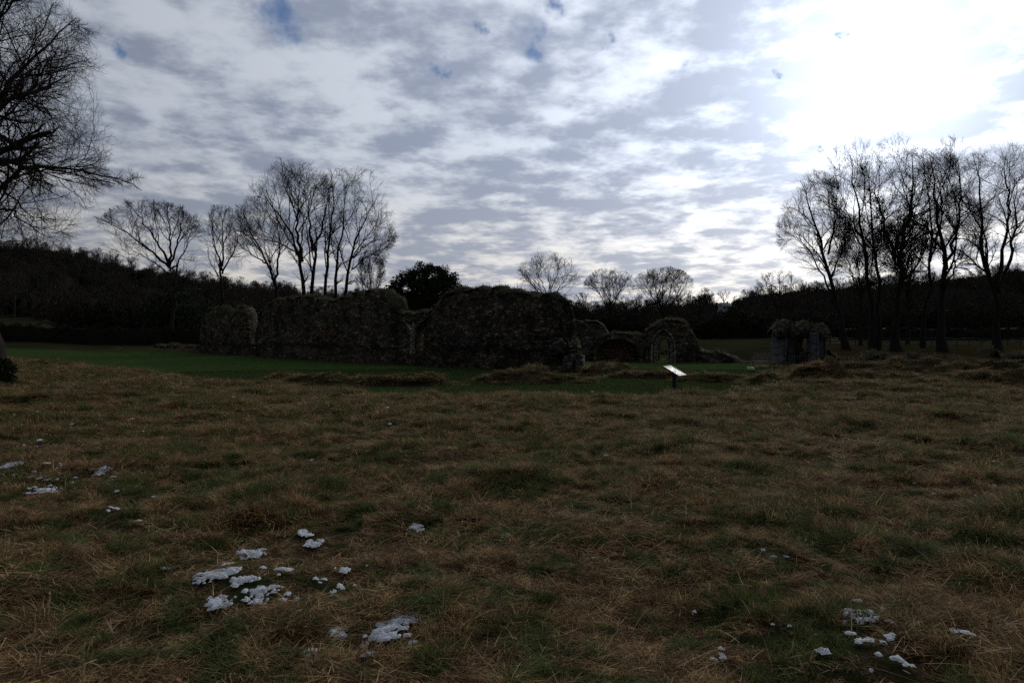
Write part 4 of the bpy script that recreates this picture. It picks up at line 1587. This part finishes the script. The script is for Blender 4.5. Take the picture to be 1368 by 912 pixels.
# lower linking wall with two broken openings either side of the springer
link, ki = rubble_wall("ruined_wall", "low linking wall with two broken openings and a branching springer", (531, 50.8), (582, 46.9),
                       [(531, 415), (545, 418), (560, 419), (575, 417), (584, 415)], .55, seed=7, cell=.11, recess=(1.0, .1), group=GW, rag=.04,
                       openings=[lambda px, py: ((px > 543 + (py - 430) * .15) & (px < 553) & (py > 429 + np.abs(px - 549) * .9) & (py < 443)),
                                 lambda px, py: ((px > 561 + np.clip(446 - py, 0, 20) * .42) & (px < 577 - np.clip(py - 455, 0, 20) * .55) & (py > 428) & (py < 469))])
# branching vault springer, pale dressed stone
r = np.random.default_rng(3)
A, B, nrm, base = ki['A'], ki['B'], ki['nrm'], ki['base']


def face_pt(info, px, py, out):
    s = pt_on(info['A'], info['B'], px)
    c = info['A'] + (info['B'] - info['A']) * s
    return np.array([c[0] + info['nrm'][0] * (info['thick'] / 2 + out), c[1] + info['nrm'][1] * (info['thick'] / 2 + out), EYE + (450 - py) / F * c[1]])


Pp = np.array([[face_pt(ki, a, b_, .10) for a, b_ in ln_] for ln_ in
               ([(558, 472), (558, 462), (557, 452), (557, 444), (555, 438), (550, 433), (545, 428)],
                [(558, 472), (558, 462), (558, 452), (559, 444), (562, 437), (566, 432), (571, 428)],
                [(557, 472), (557, 462), (557, 452), (558, 444), (558, 438), (559, 434), (559, 430)])])
Rp = np.array([[.24, .21, .17, .17, .12, .09, .07], [.2, .2, .17, .17, .13, .09, .06], [.2, .2, .18, .16, .14, .14, .1]])
V, Q = tubes(Pp, Rp, 6)
V = V + r.normal(0, .02, V.shape)
obj("vault_springer", mesh_np("vault_springer", V - base, [Q]), M_ASHLAR, link)

# the largest wall
bw, bi = rubble_wall("ruined_wall", "largest ruined wall block with thick turf mound on top, right of the broken openings", (575, 47.2), (768, 39.7),
                     [(575, 440), (578, 428), (584, 412), (592, 404), (604, 396), (618, 389), (640, 386), (652, 387), (668, 390), (690, 388), (712, 390), (735, 395),
                      (748, 399), (757, 405), (760, 428), (763, 444), (768, 462)],
                     1.35, seed=8, recess=(1.25, .26), cell=.14, group=GW, capL=(.1, .28), cap_w=.35, cap_h=.2)
stone_patch(bw, bi, 740, 442, 26, 14, M_RUBBLE, "projecting_stones", 5, out=.14)
stone_patch(bw, bi, 752, 462, 22, 16, M_RUBBLE2, "dressed_quoins", 6, out=.16)
stone_patch(bw, bi, 738, 443, 6, 8, M_BURNT, "reddened_stone", 8, out=.12)
stone_patch(bw, bi, 640, 455, 60, 14, M_RUBBLE2, "projecting_stones", 9, out=.06)


def ivy_on(root, info, pts_px, n, rad, per, size, seed, back=.0):
    """ivy hanging over the head of a wall along a run of photograph pixels"""
    r = np.random.default_rng(seed)
    C = []
    P_ = np.array(pts_px, dtype=float)
    for _ in range(n):
        u = r.uniform(0, len(P_) - 1)
        k = min(int(u), len(P_) - 2)
        q = P_[k] + (P_[k + 1] - P_[k]) * (u - k)
        c = face_pt(info, q[0], q[1], -info['thick'] * r.uniform(0, 1.0))
        C.append(c + r.normal(0, .12, 3))
    V, Q = leaf_quads(r, np.array(C), rad, per, size)
    return obj("ivy", mesh_np("ivy", V - info['base'], [Q]), M_IVY, root)


ivy_on(bw, bi, [(750, 400), (758, 405), (762, 420), (764, 436), (767, 452)], 90, .24, 40, .05, 71)
ivy_on(lw, li_, [(512, 393), (527, 398), (532, 412), (533, 424)], 60, .26, 36, .05, 73)
ivy_on(lw, li_, [(366, 410), (380, 404), (420, 399)], 50, .22, 36, .05, 74)
# plinth pilasters at its right end
for k, (pa, yt, wd_) in enumerate(((773, 472, .30), (777, 475, .22), (762, 474, .3))):
    c = P3(pa, 486, 38.75)
    zt = EYE + (450 - yt) / F * 38.75
    mb = MB()
    zz = hgt(c[0], c[1]) - .1
    z_ = zz
    kk_ = 0
    while z_ < zt - .05:
        hh = min(.24, zt - z_)
        mb.box((c[0] - base[0] * 0 - bi['base'][0], c[1] - bi['base'][1], z_ + hh / 2 - bi['base'][2]), (wd_ * random.uniform(.94, 1.05), .34, hh - .012),
               Matrix.Rotation(-.35 + random.uniform(-.03, .03), 3, 'Z'), .015)
        z_ += hh
    mb.build("dressed_jamb", M_RUBBLE2, bw)
# low plinth closing the gap under the end of the wall
pl_root, _ = rubble_wall("ruined_plinth", "low stone plinth at the right foot of the largest wall", (755, 39.5), (779, 39.1),
                         [(755, 473), (779, 474)], .7, seed=9, cell=.13, cap=False, mat=M_RUBBLE2, rag=.03)

# dead stalks on top
def stalk(x, y, z0, h, name="dry_stalk", lean=.05, head=True, rr_=.004, az=None, bend=.25):
    r = random
    n = 7
    az = r.uniform(0, 6.28) if az is None else az
    P = []
    p = np.array([0, 0, 0.0])
    for k in range(n):
        P.append(p.copy())
        e = 1.5 - lean - bend * k / n * 2.2
        p = p + h / n * np.array([math.cos(az) * math.cos(e), math.sin(az) * math.cos(e), math.sin(e)])
    P = np.array([P])
    V, Q = tubes(P, np.linspace(rr_, rr_ * .6, n)[None], 5)
    return P, V, Q


# back walls of the cloister
GB = "lower ruined walls of the far cloister side"
rubble_wall("ruined_wall", "plain dark wall fragment behind the largest wall's right end", (756, 57), (815, 56.2),
            [(756, 430), (770, 429), (798, 430), (806, 434), (811, 441), (815, 450)], 1.1, mat=M_RUBBLE2, seed=12, group=GB, rag=.05, cell=.16, cap_h=.08, capL=(.05, .16))
blind, bl = rubble_wall("ruined_wall", "hump-topped wall with a wide blind segmental arch", (795, 55.4), (864, 54.4),
                        [(795, 462), (800, 454), (808, 448), (820, 445), (840, 446), (852, 449), (864, 452)], 1.5, seed=13, group=GB, rag=.04,
                        openings=[lambda px, py: (((px - 826) / 28) ** 2 + ((py - 474) / 21.5) ** 2 < 1) & (py < 482)], cell=.11, capL=(.12, .34), cap_h=.14)
# recessed filling of the blind arch
c0, c1 = P3(796, 480, 55.8), P3(856, 480, 55.2)
nn_ = 40
us = np.linspace(0, 1, nn_)
vs = np.linspace(0, 1, 20)
r = np.random.default_rng(4)
U_, W_ = np.meshgrid(us, vs, indexing='ij')
FX = c0[0] + (c1[0] - c0[0]) * U_ + r.normal(0, .02, U_.shape)
FY = c0[1] + (c1[1] - c0[1]) * U_ - .05 + r.normal(0, .04, U_.shape)
FZ = -.5 + 2.3 * W_ + r.normal(0, .02, U_.shape)
idm = np.arange(nn_ * 20).reshape(nn_, 20)
Qm = np.stack([idm[:-1, :-1], idm[1:, :-1], idm[1:, 1:], idm[:-1, 1:]], axis=2).reshape(-1, 4)
obj("arch_infill", mesh_np("arch_infill", np.stack([FX, FY, FZ], axis=2).reshape(-1, 3) - bl['base'], [Qm]), M_BURNT, blind)


def arch_ring(info, root, x0, x1, ytop, yspring, ybase, wpx, out, depth, mat, name="arch_moulding", pointed=True, n=18, legs=True):
    """stone voussoir band following an opening, standing proud of the wall"""
    xc, hw = (x0 + x1) / 2, (x1 - x0) / 2
    pts = []
    if legs:
        for k in range(5):
            pts.append((x0, ybase + (yspring - ybase) * k / 5))
    for k in range(n + 1):
        t = -1 + 2 * k / n
        a = abs(t)
        if pointed:
            y = yspring - (yspring - ytop) * math.sqrt(max(0, 1 - a ** 1.5)) * (1 - .12 * a)
        else:
            y = yspring - (yspring - ytop) * math.sqrt(max(0, 1 - a * a))
        pts.append((xc + t * hw, y))
    if legs:
        for k in range(1, 6):
            pts.append((x1, yspring + (ybase - yspring) * k / 5))
    vs_, fs_ = [], []
    cxp, cyp = xc, yspring + 4
    for (a, b_) in pts:
        d = np.array([a - cxp, min(b_, yspring) - cyp if b_ <= yspring else 0.0])
        d = d / (np.linalg.norm(d) + 1e-6)
        for (rr2, oo) in ((0, out), (wpx, out), (wpx, out - depth), (0, out - depth)):
            vs_.append(face_pt(info, a + d[0] * rr2, b_ + d[1] * rr2, oo + random.uniform(-.01, .01)) - info['base'])
    for k in range(len(pts) - 1):
        for e in range(4):
            e2 = (e + 1) % 4
            fs_.append((k * 4 + e, k * 4 + e2, k * 4 + 4 + e2, k * 4 + 4 + e))
    fs_.append((0, 1, 2, 3))
    m = (len(pts) - 1) * 4
    fs_.append((m + 3, m + 2, m + 1, m))
    return obj(name, mesh_np(name, np.array(vs_), [np.array(fs_)]), mat, root)


arch_ring(bl, blind, 798, 854, 452.5, 474, 482, 3.2, .06, .45, M_RUBBLE2, pointed=False, legs=False)
door, di = rubble_wall("ruined_gateway", "rounded ruined wall with a pointed arched doorway", (862, 54.2), (937, 53.6),
                       [(862, 443), (870, 437), (878, 431), (890, 428), (905, 428), (915, 431), (924, 441), (930, 452), (934, 464), (937, 474)], 1.3,
                       seed=14, group=GB, openings=[pt_arch(872, 898, 443, 460, 490)], cat="ruined gateway", rag=.05, capL=(.12, .36), cell=.10, cap_h=.14)
arch_ring(di, door, 871, 899, 441, 461, 485, 2.6, .08, .40, M_ASHLAR)
arch_ring(di, door, 875, 895, 446, 461, 485, 2.0, -.14, .35, M_ASHLAR, name="inner_moulding")
arch_ring(di, door, 878.5, 892, 451, 463, 485, 1.6, -.40, .3, M_ASHLAR, name="inner_moulding")
# second, lower arch seen through the doorway
inner, ii_ = rubble_wall("ruined_wall", "greenish wall stub with a small opening seen through the pointed doorway", (868, 60), (905, 60),
                         [(868, 450), (880, 447), (893, 450), (905, 456)], .7, seed=15, cell=.11, group=GB, cap=False,
                         openings=[pt_arch(881, 891, 453, 458, 466), lambda px, py: (px > 880) & (px < 891) & (py > 473) & (py < 481)], rag=.05)
rubble_wall("ruined_wall", "low broken wall running right from the pointed doorway", (934, 53.5), (1002, 51.0),
            [(934, 467), (950, 470), (968, 473), (982, 477), (990, 482), (1002, 486)], 1.0, mat=M_RUBBLE2, seed=16, group=GB, rag=.07, cap_h=.1, capL=(.08, .24))
rubble_wall("ruined_wall", "low ruined footing wall under rank grass in front of the grove", (1104, 46.5), (1400, 46.0),
            [(1104, 482), (1150, 480), (1200, 477), (1260, 480), (1320, 478), (1400, 476)], 1.3, mat=M_RUBBLE2, seed=17, rag=.25, capL=(.15, .4), cap_w=.6, cap_h=.3,
            group="low grass-grown footing walls")
rubble_wall("ruined_wall", "crumbled footing wall on the lawn, left of the ruins", (205, 82), (280, 79),
            [(205, 466), (225, 463), (250, 464), (280, 463)], 1.4, mat=M_RUBBLE2, seed=18, rag=.15, capL=(.1, .3), cap_w=.6, cap_h=.25, group="low grass-grown footing walls")

# ------------------------------------------------------------------ ruined chapter-house piers
r = np.random.default_rng(9)
D = 45.5
root = empty("ruined_arcade", tuple(at(1069, D)))
tag(root, "row of four tall blue-grey stone piers under grassy rubble caps", "ruined arcade")
rb = np.array(root.location)
gz = rb[2]


def rough_box(c, s, seg=(3, 3, 12), nj=.02, taper=0.0, rz=0.0):
    V, Q = [], []
    nx_, ny_, nz_ = seg
    for k in range(nz_ + 1):
        w_ = k / nz_
        ring = []
        per = []
        for a in range(nx_):
            per.append((-1 + 2 * a / nx_, -1))
        for a in range(ny_):
            per.append((1, -1 + 2 * a / ny_))
        for a in range(nx_):
            per.append((1 - 2 * a / nx_, 1))
        for a in range(ny_):
            per.append((-1, 1 - 2 * a / ny_))
        sc_ = 1 - taper * w_
        for (a, b_) in per:
            x_, y_ = a * s[0] / 2 * sc_, b_ * s[1] / 2 * sc_
            V.append((c[0] + x_ * math.cos(rz) - y_ * math.sin(rz) + r.normal(0, nj), c[1] + x_ * math.sin(rz) + y_ * math.cos(rz) + r.normal(0, nj),
                      c[2] + s[2] * w_ + r.normal(0, nj)))
    m = 2 * (nx_ + ny_)
    for k in range(nz_):
        for a in range(m):
            a2 = (a + 1) % m
            Q.append((k * m + a, k * m + a2, k * m + m + a2, k * m + m + a))
    return V, Q, list(range(nz_ * m, nz_ * m + m))


piers = [(1040, 442, .72, .0), (1058.5, 440, .42, .5), (1080, 444, .42, -.6), (1098.5, 445, .52, .4)]
for (pa, yt, wd_, dd) in piers:
    c = P3(pa, 480, D)
    zt = EYE + (450 - yt) / F * D
    V, Q, topi = rough_box((c[0] - rb[0], c[1] + dd - rb[1], -.2), (wd_, .75, zt - gz + .2), (4, 4, 16), .016, .04)
    me = mesh_np("pier", np.array(V), [np.array(Q), np.array([topi])])
    pr = obj("pier", me, M_PIER, root)
    V, Q, topi = rough_box((c[0] - rb[0], c[1] + dd - rb[1], -.2), (wd_ * 1.25, .95, .55), (4, 4, 4), .03)
    obj("plinth", mesh_np("plinth", np.array(V), [np.array(Q), np.array([topi])]), M_RUBBLE2, pr)
    for sg in (-1, 1):
        V0, Q0 = tubes(np.array([[[c[0] - rb[0] + sg * wd_ * .42, c[1] + dd - rb[1] - .38, .3 + q_ * (zt - gz - .35) / 6] for q_ in range(7)]]), np.full((1, 7), .07), 8)
        obj("shaft", mesh_np("shaft", V0, [Q0], smooth=True), M_PIER, pr)
# thin rubble between the second/third piers up to a ragged height, and the heads that bridge the piers
pr = [(1030, 441), (1036, 432), (1045, 428), (1054, 430), (1061, 438), (1066, 433), (1074, 429), (1081, 433), (1087, 440), (1093, 434), (1099, 434), (1105, 443)]
hp = []
cxs = np.linspace(1030, 1105, 60)
tp = np.interp(cxs, [q[0] for q in pr], [q[1] for q in pr])
bt = 448 + 4 * np.abs(np.sin((cxs - 1030) * .16)) + r.normal(0, .8, 60)
V, Q = [], []
for k in range(60):
    c = P3(cxs[k], 450, D)
    z0, z1 = EYE + (450 - bt[k]) / F * D, EYE + (450 - tp[k]) / F * D
    ring = [(-.5, z0), (-.62, (z0 + z1) / 2), (-.4, z1), (0, z1 + .05), (.4, z1), (.62, (z0 + z1) / 2), (.5, z0)]
    for (yy_, zz_) in ring:
        V.append((c[0] - rb[0] + r.normal(0, .03), yy_ + r.normal(0, .05) + .0, zz_ - rb[2] + r.normal(0, .03)))
for k in range(59):
    for m_ in range(7):
        m2 = (m_ + 1) % 7
        Q.append((k * 7 + m_, k * 7 + m2, k * 7 + 7 + m2, k * 7 + 7 + m_))
V = np.array(V)
hd = obj("rubble_head", mesh_np("rubble_head", V, [np.array(Q)]), M_RUBBLE2, root)
pts = V.reshape(60, 7, 3)[:, 2:5].reshape(-1, 3)
obj("grass", blades_on(r, pts, 2200, (.08, .24), .015, (5, 85), .3), M_CAP, hd)
# low rubble standing in the bays behind the piers
for (x0, x1, yt) in ((1046, 1054, 468), (1063.5, 1070, 446), (1069, 1077, 470), (1084, 1095, 446)):
    a_, b_ = P3(x0, 470, D + .6), P3(x1, 470, D + .6)
    V, Q, topi = rough_box(((a_[0] + b_[0]) / 2 - rb[0], .6, -.2), (b_[0] - a_[0] + .2, .6, EYE + (450 - yt) / F * D - gz + .2), (4, 3, 8), .05, .25)
    obj("bay_rubble", mesh_np("bay_rubble", np.array(V), [np.array(Q), np.array([topi])]), M_RUBBLE, root)

# ------------------------------------------------------------------ sign, bench, slab
bx = at(902, 25.0)
sg_ = empty("information_lectern", tuple(bx), math.radians(56.6))
tag(sg_, "tilted information panel shining white on a black post at the meadow's edge", "information sign")
PANEL_W, PANEL_H, TILT = .80, .64, math.radians(29)
zc_ = EYE + (450 - 495) / F * 25 - bx.z
MB().box((0, .02, (zc_ - .05 - .15) / 2), (.11, .14, zc_ - .05 + .15), None, .012).build("post", M_BLACK, sg_)
rt_ = Matrix.Rotation(TILT, 3, 'X')


def on_panel(u, v_, w_):
    q = rt_ @ Vector((u, v_, w_))
    return (q.x, q.y - .0, q.z + zc_)


tray = MB()
tray.box(on_panel(0, 0, -.020), (PANEL_W + .05, PANEL_H + .05, .024), rt_, .006)
tray.box(on_panel(0, .03, -.045), (.3, .26, .02), rt_, .004)
fr = tray.build("tray", M_BLACK, sg_)
rim = MB()
for (u, v_, a_, b_) in ((0, PANEL_H / 2 + .013, PANEL_W + .05, .022), (0, -PANEL_H / 2 - .013, PANEL_W + .05, .022),
                        (PANEL_W / 2 + .013, 0, .022, PANEL_H), (-PANEL_W / 2 - .013, 0, .022, PANEL_H)):
    rim.box(on_panel(u, v_, .001), (a_, b_, .018), rt_, .004)
rim.build("rim", M_BLACK, sg_)
pn_ = MB().box(on_panel(0, 0, -.004), (PANEL_W - .004, PANEL_H - .004, .008), rt_).build("panel", M_PANEL, sg_)
pr_ = MB()
r = random.Random(5)
for (u0, v0, w0, h0) in ((-.24, .06, .2, .22), (.05, .12, .26, .14), (.25, -.16, .16, .12), (-.28, -.2, .10, .08)):
    for _ in range(26):
        pr_.box(on_panel(u0 + r.uniform(-w0, w0) / 2, v0 + r.uniform(-h0, h0) / 2, .0012), (r.uniform(.02, .09), r.uniform(.01, .035), .0012), rt_)
for k in range(9):
    pr_.box(on_panel(-.02 + r.uniform(-.01, .01), -.04 - k * .022, .0012), (.22 - .05 * (k % 3), .006, .0012), rt_)
pr_.build("print", M_PRINT, pn_)

# bench, seen from behind
bp = at(1019, 43.5)
bn = empty("park_bench", tuple(bp), math.radians(-8))
tag(bn, "small weathered wooden bench beside the four stone piers", "bench")
bw_ = 1.15
for y_ in (0, 1):
    pass
seat = MB()
for k in range(4):
    seat.box((0, .10 + k * .10, .43), (bw_, .085, .03), None, .004)
seat.build("seat", M_BENCHW, bn)
bk = MB()
for k in range(5):
    bk.box((0, -.02 - k * .012, .52 + k * .085), (bw_, .022, .07), None, .004)
bk.box((0, -.08, .94), (bw_ + .06, .05, .06), None, .006)
bk.build("backrest", M_BENCHW, bn)
for x_ in (-bw_ / 2 + .04, bw_ / 2 - .04):
    MB().box((x_, -.05, .44), (.06, .06, .95), Matrix.Rotation(.06, 3, 'X'), .004).build("leg", M_BENCHW, bn)
    MB().box((x_, .43, .30), (.06, .06, .68), None, .004).build("leg", M_BENCHW, bn)
    MB().box((x_, .20, .64), (.07, .52, .035), None, .006).build("armrest", M_BENCHW, bn)
sl = at(1003, 42.5)
slab = empty("stone_slab", tuple(sl), .3)
tag(slab, "little pale stone block lying on the grass left of the bench", "stone")
r = np.random.default_rng(2)
V, Q, topi = rough_box((0, 0, -.05), (.34, .3, .20), (3, 3, 3), .012, .12)
obj("block", mesh_np("block", np.array(V), [np.array(Q), np.array([topi])]), M_SLAB, slab)

# ------------------------------------------------------------------ wire fence on the right
fr_ = empty("wire_fence", tuple(at(1150, 92)))
tag(fr_, "post and wire fence crossing behind the grove trunks", "fence")
fb = np.array(fr_.location)
prev = None
posts = []
for k, pa in enumerate(np.arange(1108, 1420, 17.0)):
    D_ = 92 + 2 * math.sin(k * .6) - k * .35
    c = at(pa + random.uniform(-1, 1), D_)
    posts.append(c)
    MB().box((c.x - fb[0], c.y - fb[1], c.z - fb[2] + .5), (.09, .09, 1.25 + random.uniform(-.1, .1)),
             Matrix.Rotation(random.uniform(-.06, .06), 3, 'Y'), .01).build("post", M_POST, fr_)
for hh in (.35, .7, 1.05):
    P = np.array([[[c.x - fb[0], c.y - fb[1], c.z - fb[2] + hh] for c in posts]])
    V, Q = tubes(P, np.full((1, len(posts)), .012), 4)
    obj("wire", mesh_np("wire", V, [Q]), M_WIRE, fr_)

# ------------------------------------------------------------------ distant houses
def house(label, px, py, D, wd_, h_, rz, roofm=M_HOUSER, wallm=M_HOUSEW):
    x = (px - 684) / F * D
    z = EYE + (450 - py) / F * D - h_
    z = max(z, hgt(x, D) - .3)
    root = empty("house", (x, D, z), rz)
    tag(root, label, "house")
    dp = wd_ * 1.05
    wh = h_ * .55
    MB().box((0, 0, wh / 2 - .5), (wd_, dp, wh + 1), None).build("wall", wallm, root)
    v = [(-wd_ / 2 - .3, -dp / 2 - .3, wh), (wd_ / 2 + .3, -dp / 2 - .3, wh), (wd_ / 2 + .3, dp / 2 + .3, wh), (-wd_ / 2 - .3, dp / 2 + .3, wh),
         (-wd_ / 2 - .3, 0, h_), (wd_ / 2 + .3, 0, h_)]
    rf = MB().add(v, [(0, 1, 5, 4), (2, 3, 4, 5), (0, 4, 3), (1, 2, 5), (3, 2, 1, 0)]).build("roof", roofm, root)
    MB().box((wd_ * .3, 0, h_ + .1), (.12 * wd_, .12 * wd_, .26 * wd_)).build("chimney", M_RUBBLE, rf)
    for k in (-1, 1):
        MB().box((k * wd_ * .25, -dp / 2 - .02, wh * .5), (.2 * wd_, .08, wh * .45)).build("window", M_GLASS, root)
    return root


house("small pale house with a slate roof high on the far hillside", 968, 404.5, 335, 4.6, 3.6, .15)

# ------------------------------------------------------------------ stalks in the foreground
GS = "dry grass stalks in the lower left corner"
for (pa, pb, hh, lab, az, bend) in ((112, 915, .16, "curved pale seed-headed grass stalk, left of a pair low on the left", 2.6, .35),
                                    (104, 912, .13, "forked pale grass stalk, right of a pair low on the left", 1.2, .1),
                                    (62, 830, .20, "pale seed head standing in dark grass above the pair of stalks", 1.7, .05)):
    gx_, gy_ = ground_hit(pa, pb)
    rt = empty("grass_stalk", (gx_, gy_, hgt(gx_, gy_) - .01))
    tag(rt, lab, "grass stalk", GS)
    P, V, Q = stalk(0, 0, 0, hh, bend=bend, az=az, rr_=.0022)
    tt = np.tile([[.1, .8, .9, 1]], (len(V), 1))
    obj("stem", mesh_np("stem", V, [Q], {'tint': ('FLOAT_COLOR', tt)}), M_STALK, rt)
    r = np.random.default_rng(6)
    n = 46
    tpos = r.uniform(3.3, 6, n)
    i = np.minimum(tpos.astype(int), 5)
    pp = P[0][i] + (P[0][i + 1 if False else np.minimum(i + 1, 6)] - P[0][i]) * (tpos - i)[:, None]
    obj("seed_head", blade_mesh("seed_head", pp, r.uniform(.012, .024, n), np.full(n, .004), np.radians(r.uniform(40, 80, n)), np.radians(r.uniform(20, 80, n)),
                                r.uniform(0, 6.28, n), 2, np.tile([[.1, .8, .8]], (n, 1))), M_STALK, rt)

# weed stems standing on the top of the largest wall
tw = []
r = np.random.default_rng(12)
for pa in (646, 668, 654, 687, 692, 735, 610):
    s = pt_on(bi['A'], bi['B'], pa)
    c = bi['A'] + (bi['B'] - bi['A']) * s
    z = EYE + (450 - 389) / F * c[1] + .15
    P, V, Q = stalk(0, 0, 0, r.uniform(.3, .7), bend=.05, rr_=.011)
    tw.append((V + np.array([c[0], c[1], z]) - bi['base'], Q))
vb, qb_, b_ = [], [], 0
for v, q in tw:
    vb.append(v)
    qb_.append(q + b_)
    b_ += len(v)
obj("weed_stems", mesh_np("weed_stems", np.concatenate(vb), [np.concatenate(qb_)]), M_TWIG, bw)
print("objects", len(bpy.data.objects), "polys", sum(len(m.polygons) for m in bpy.data.meshes))
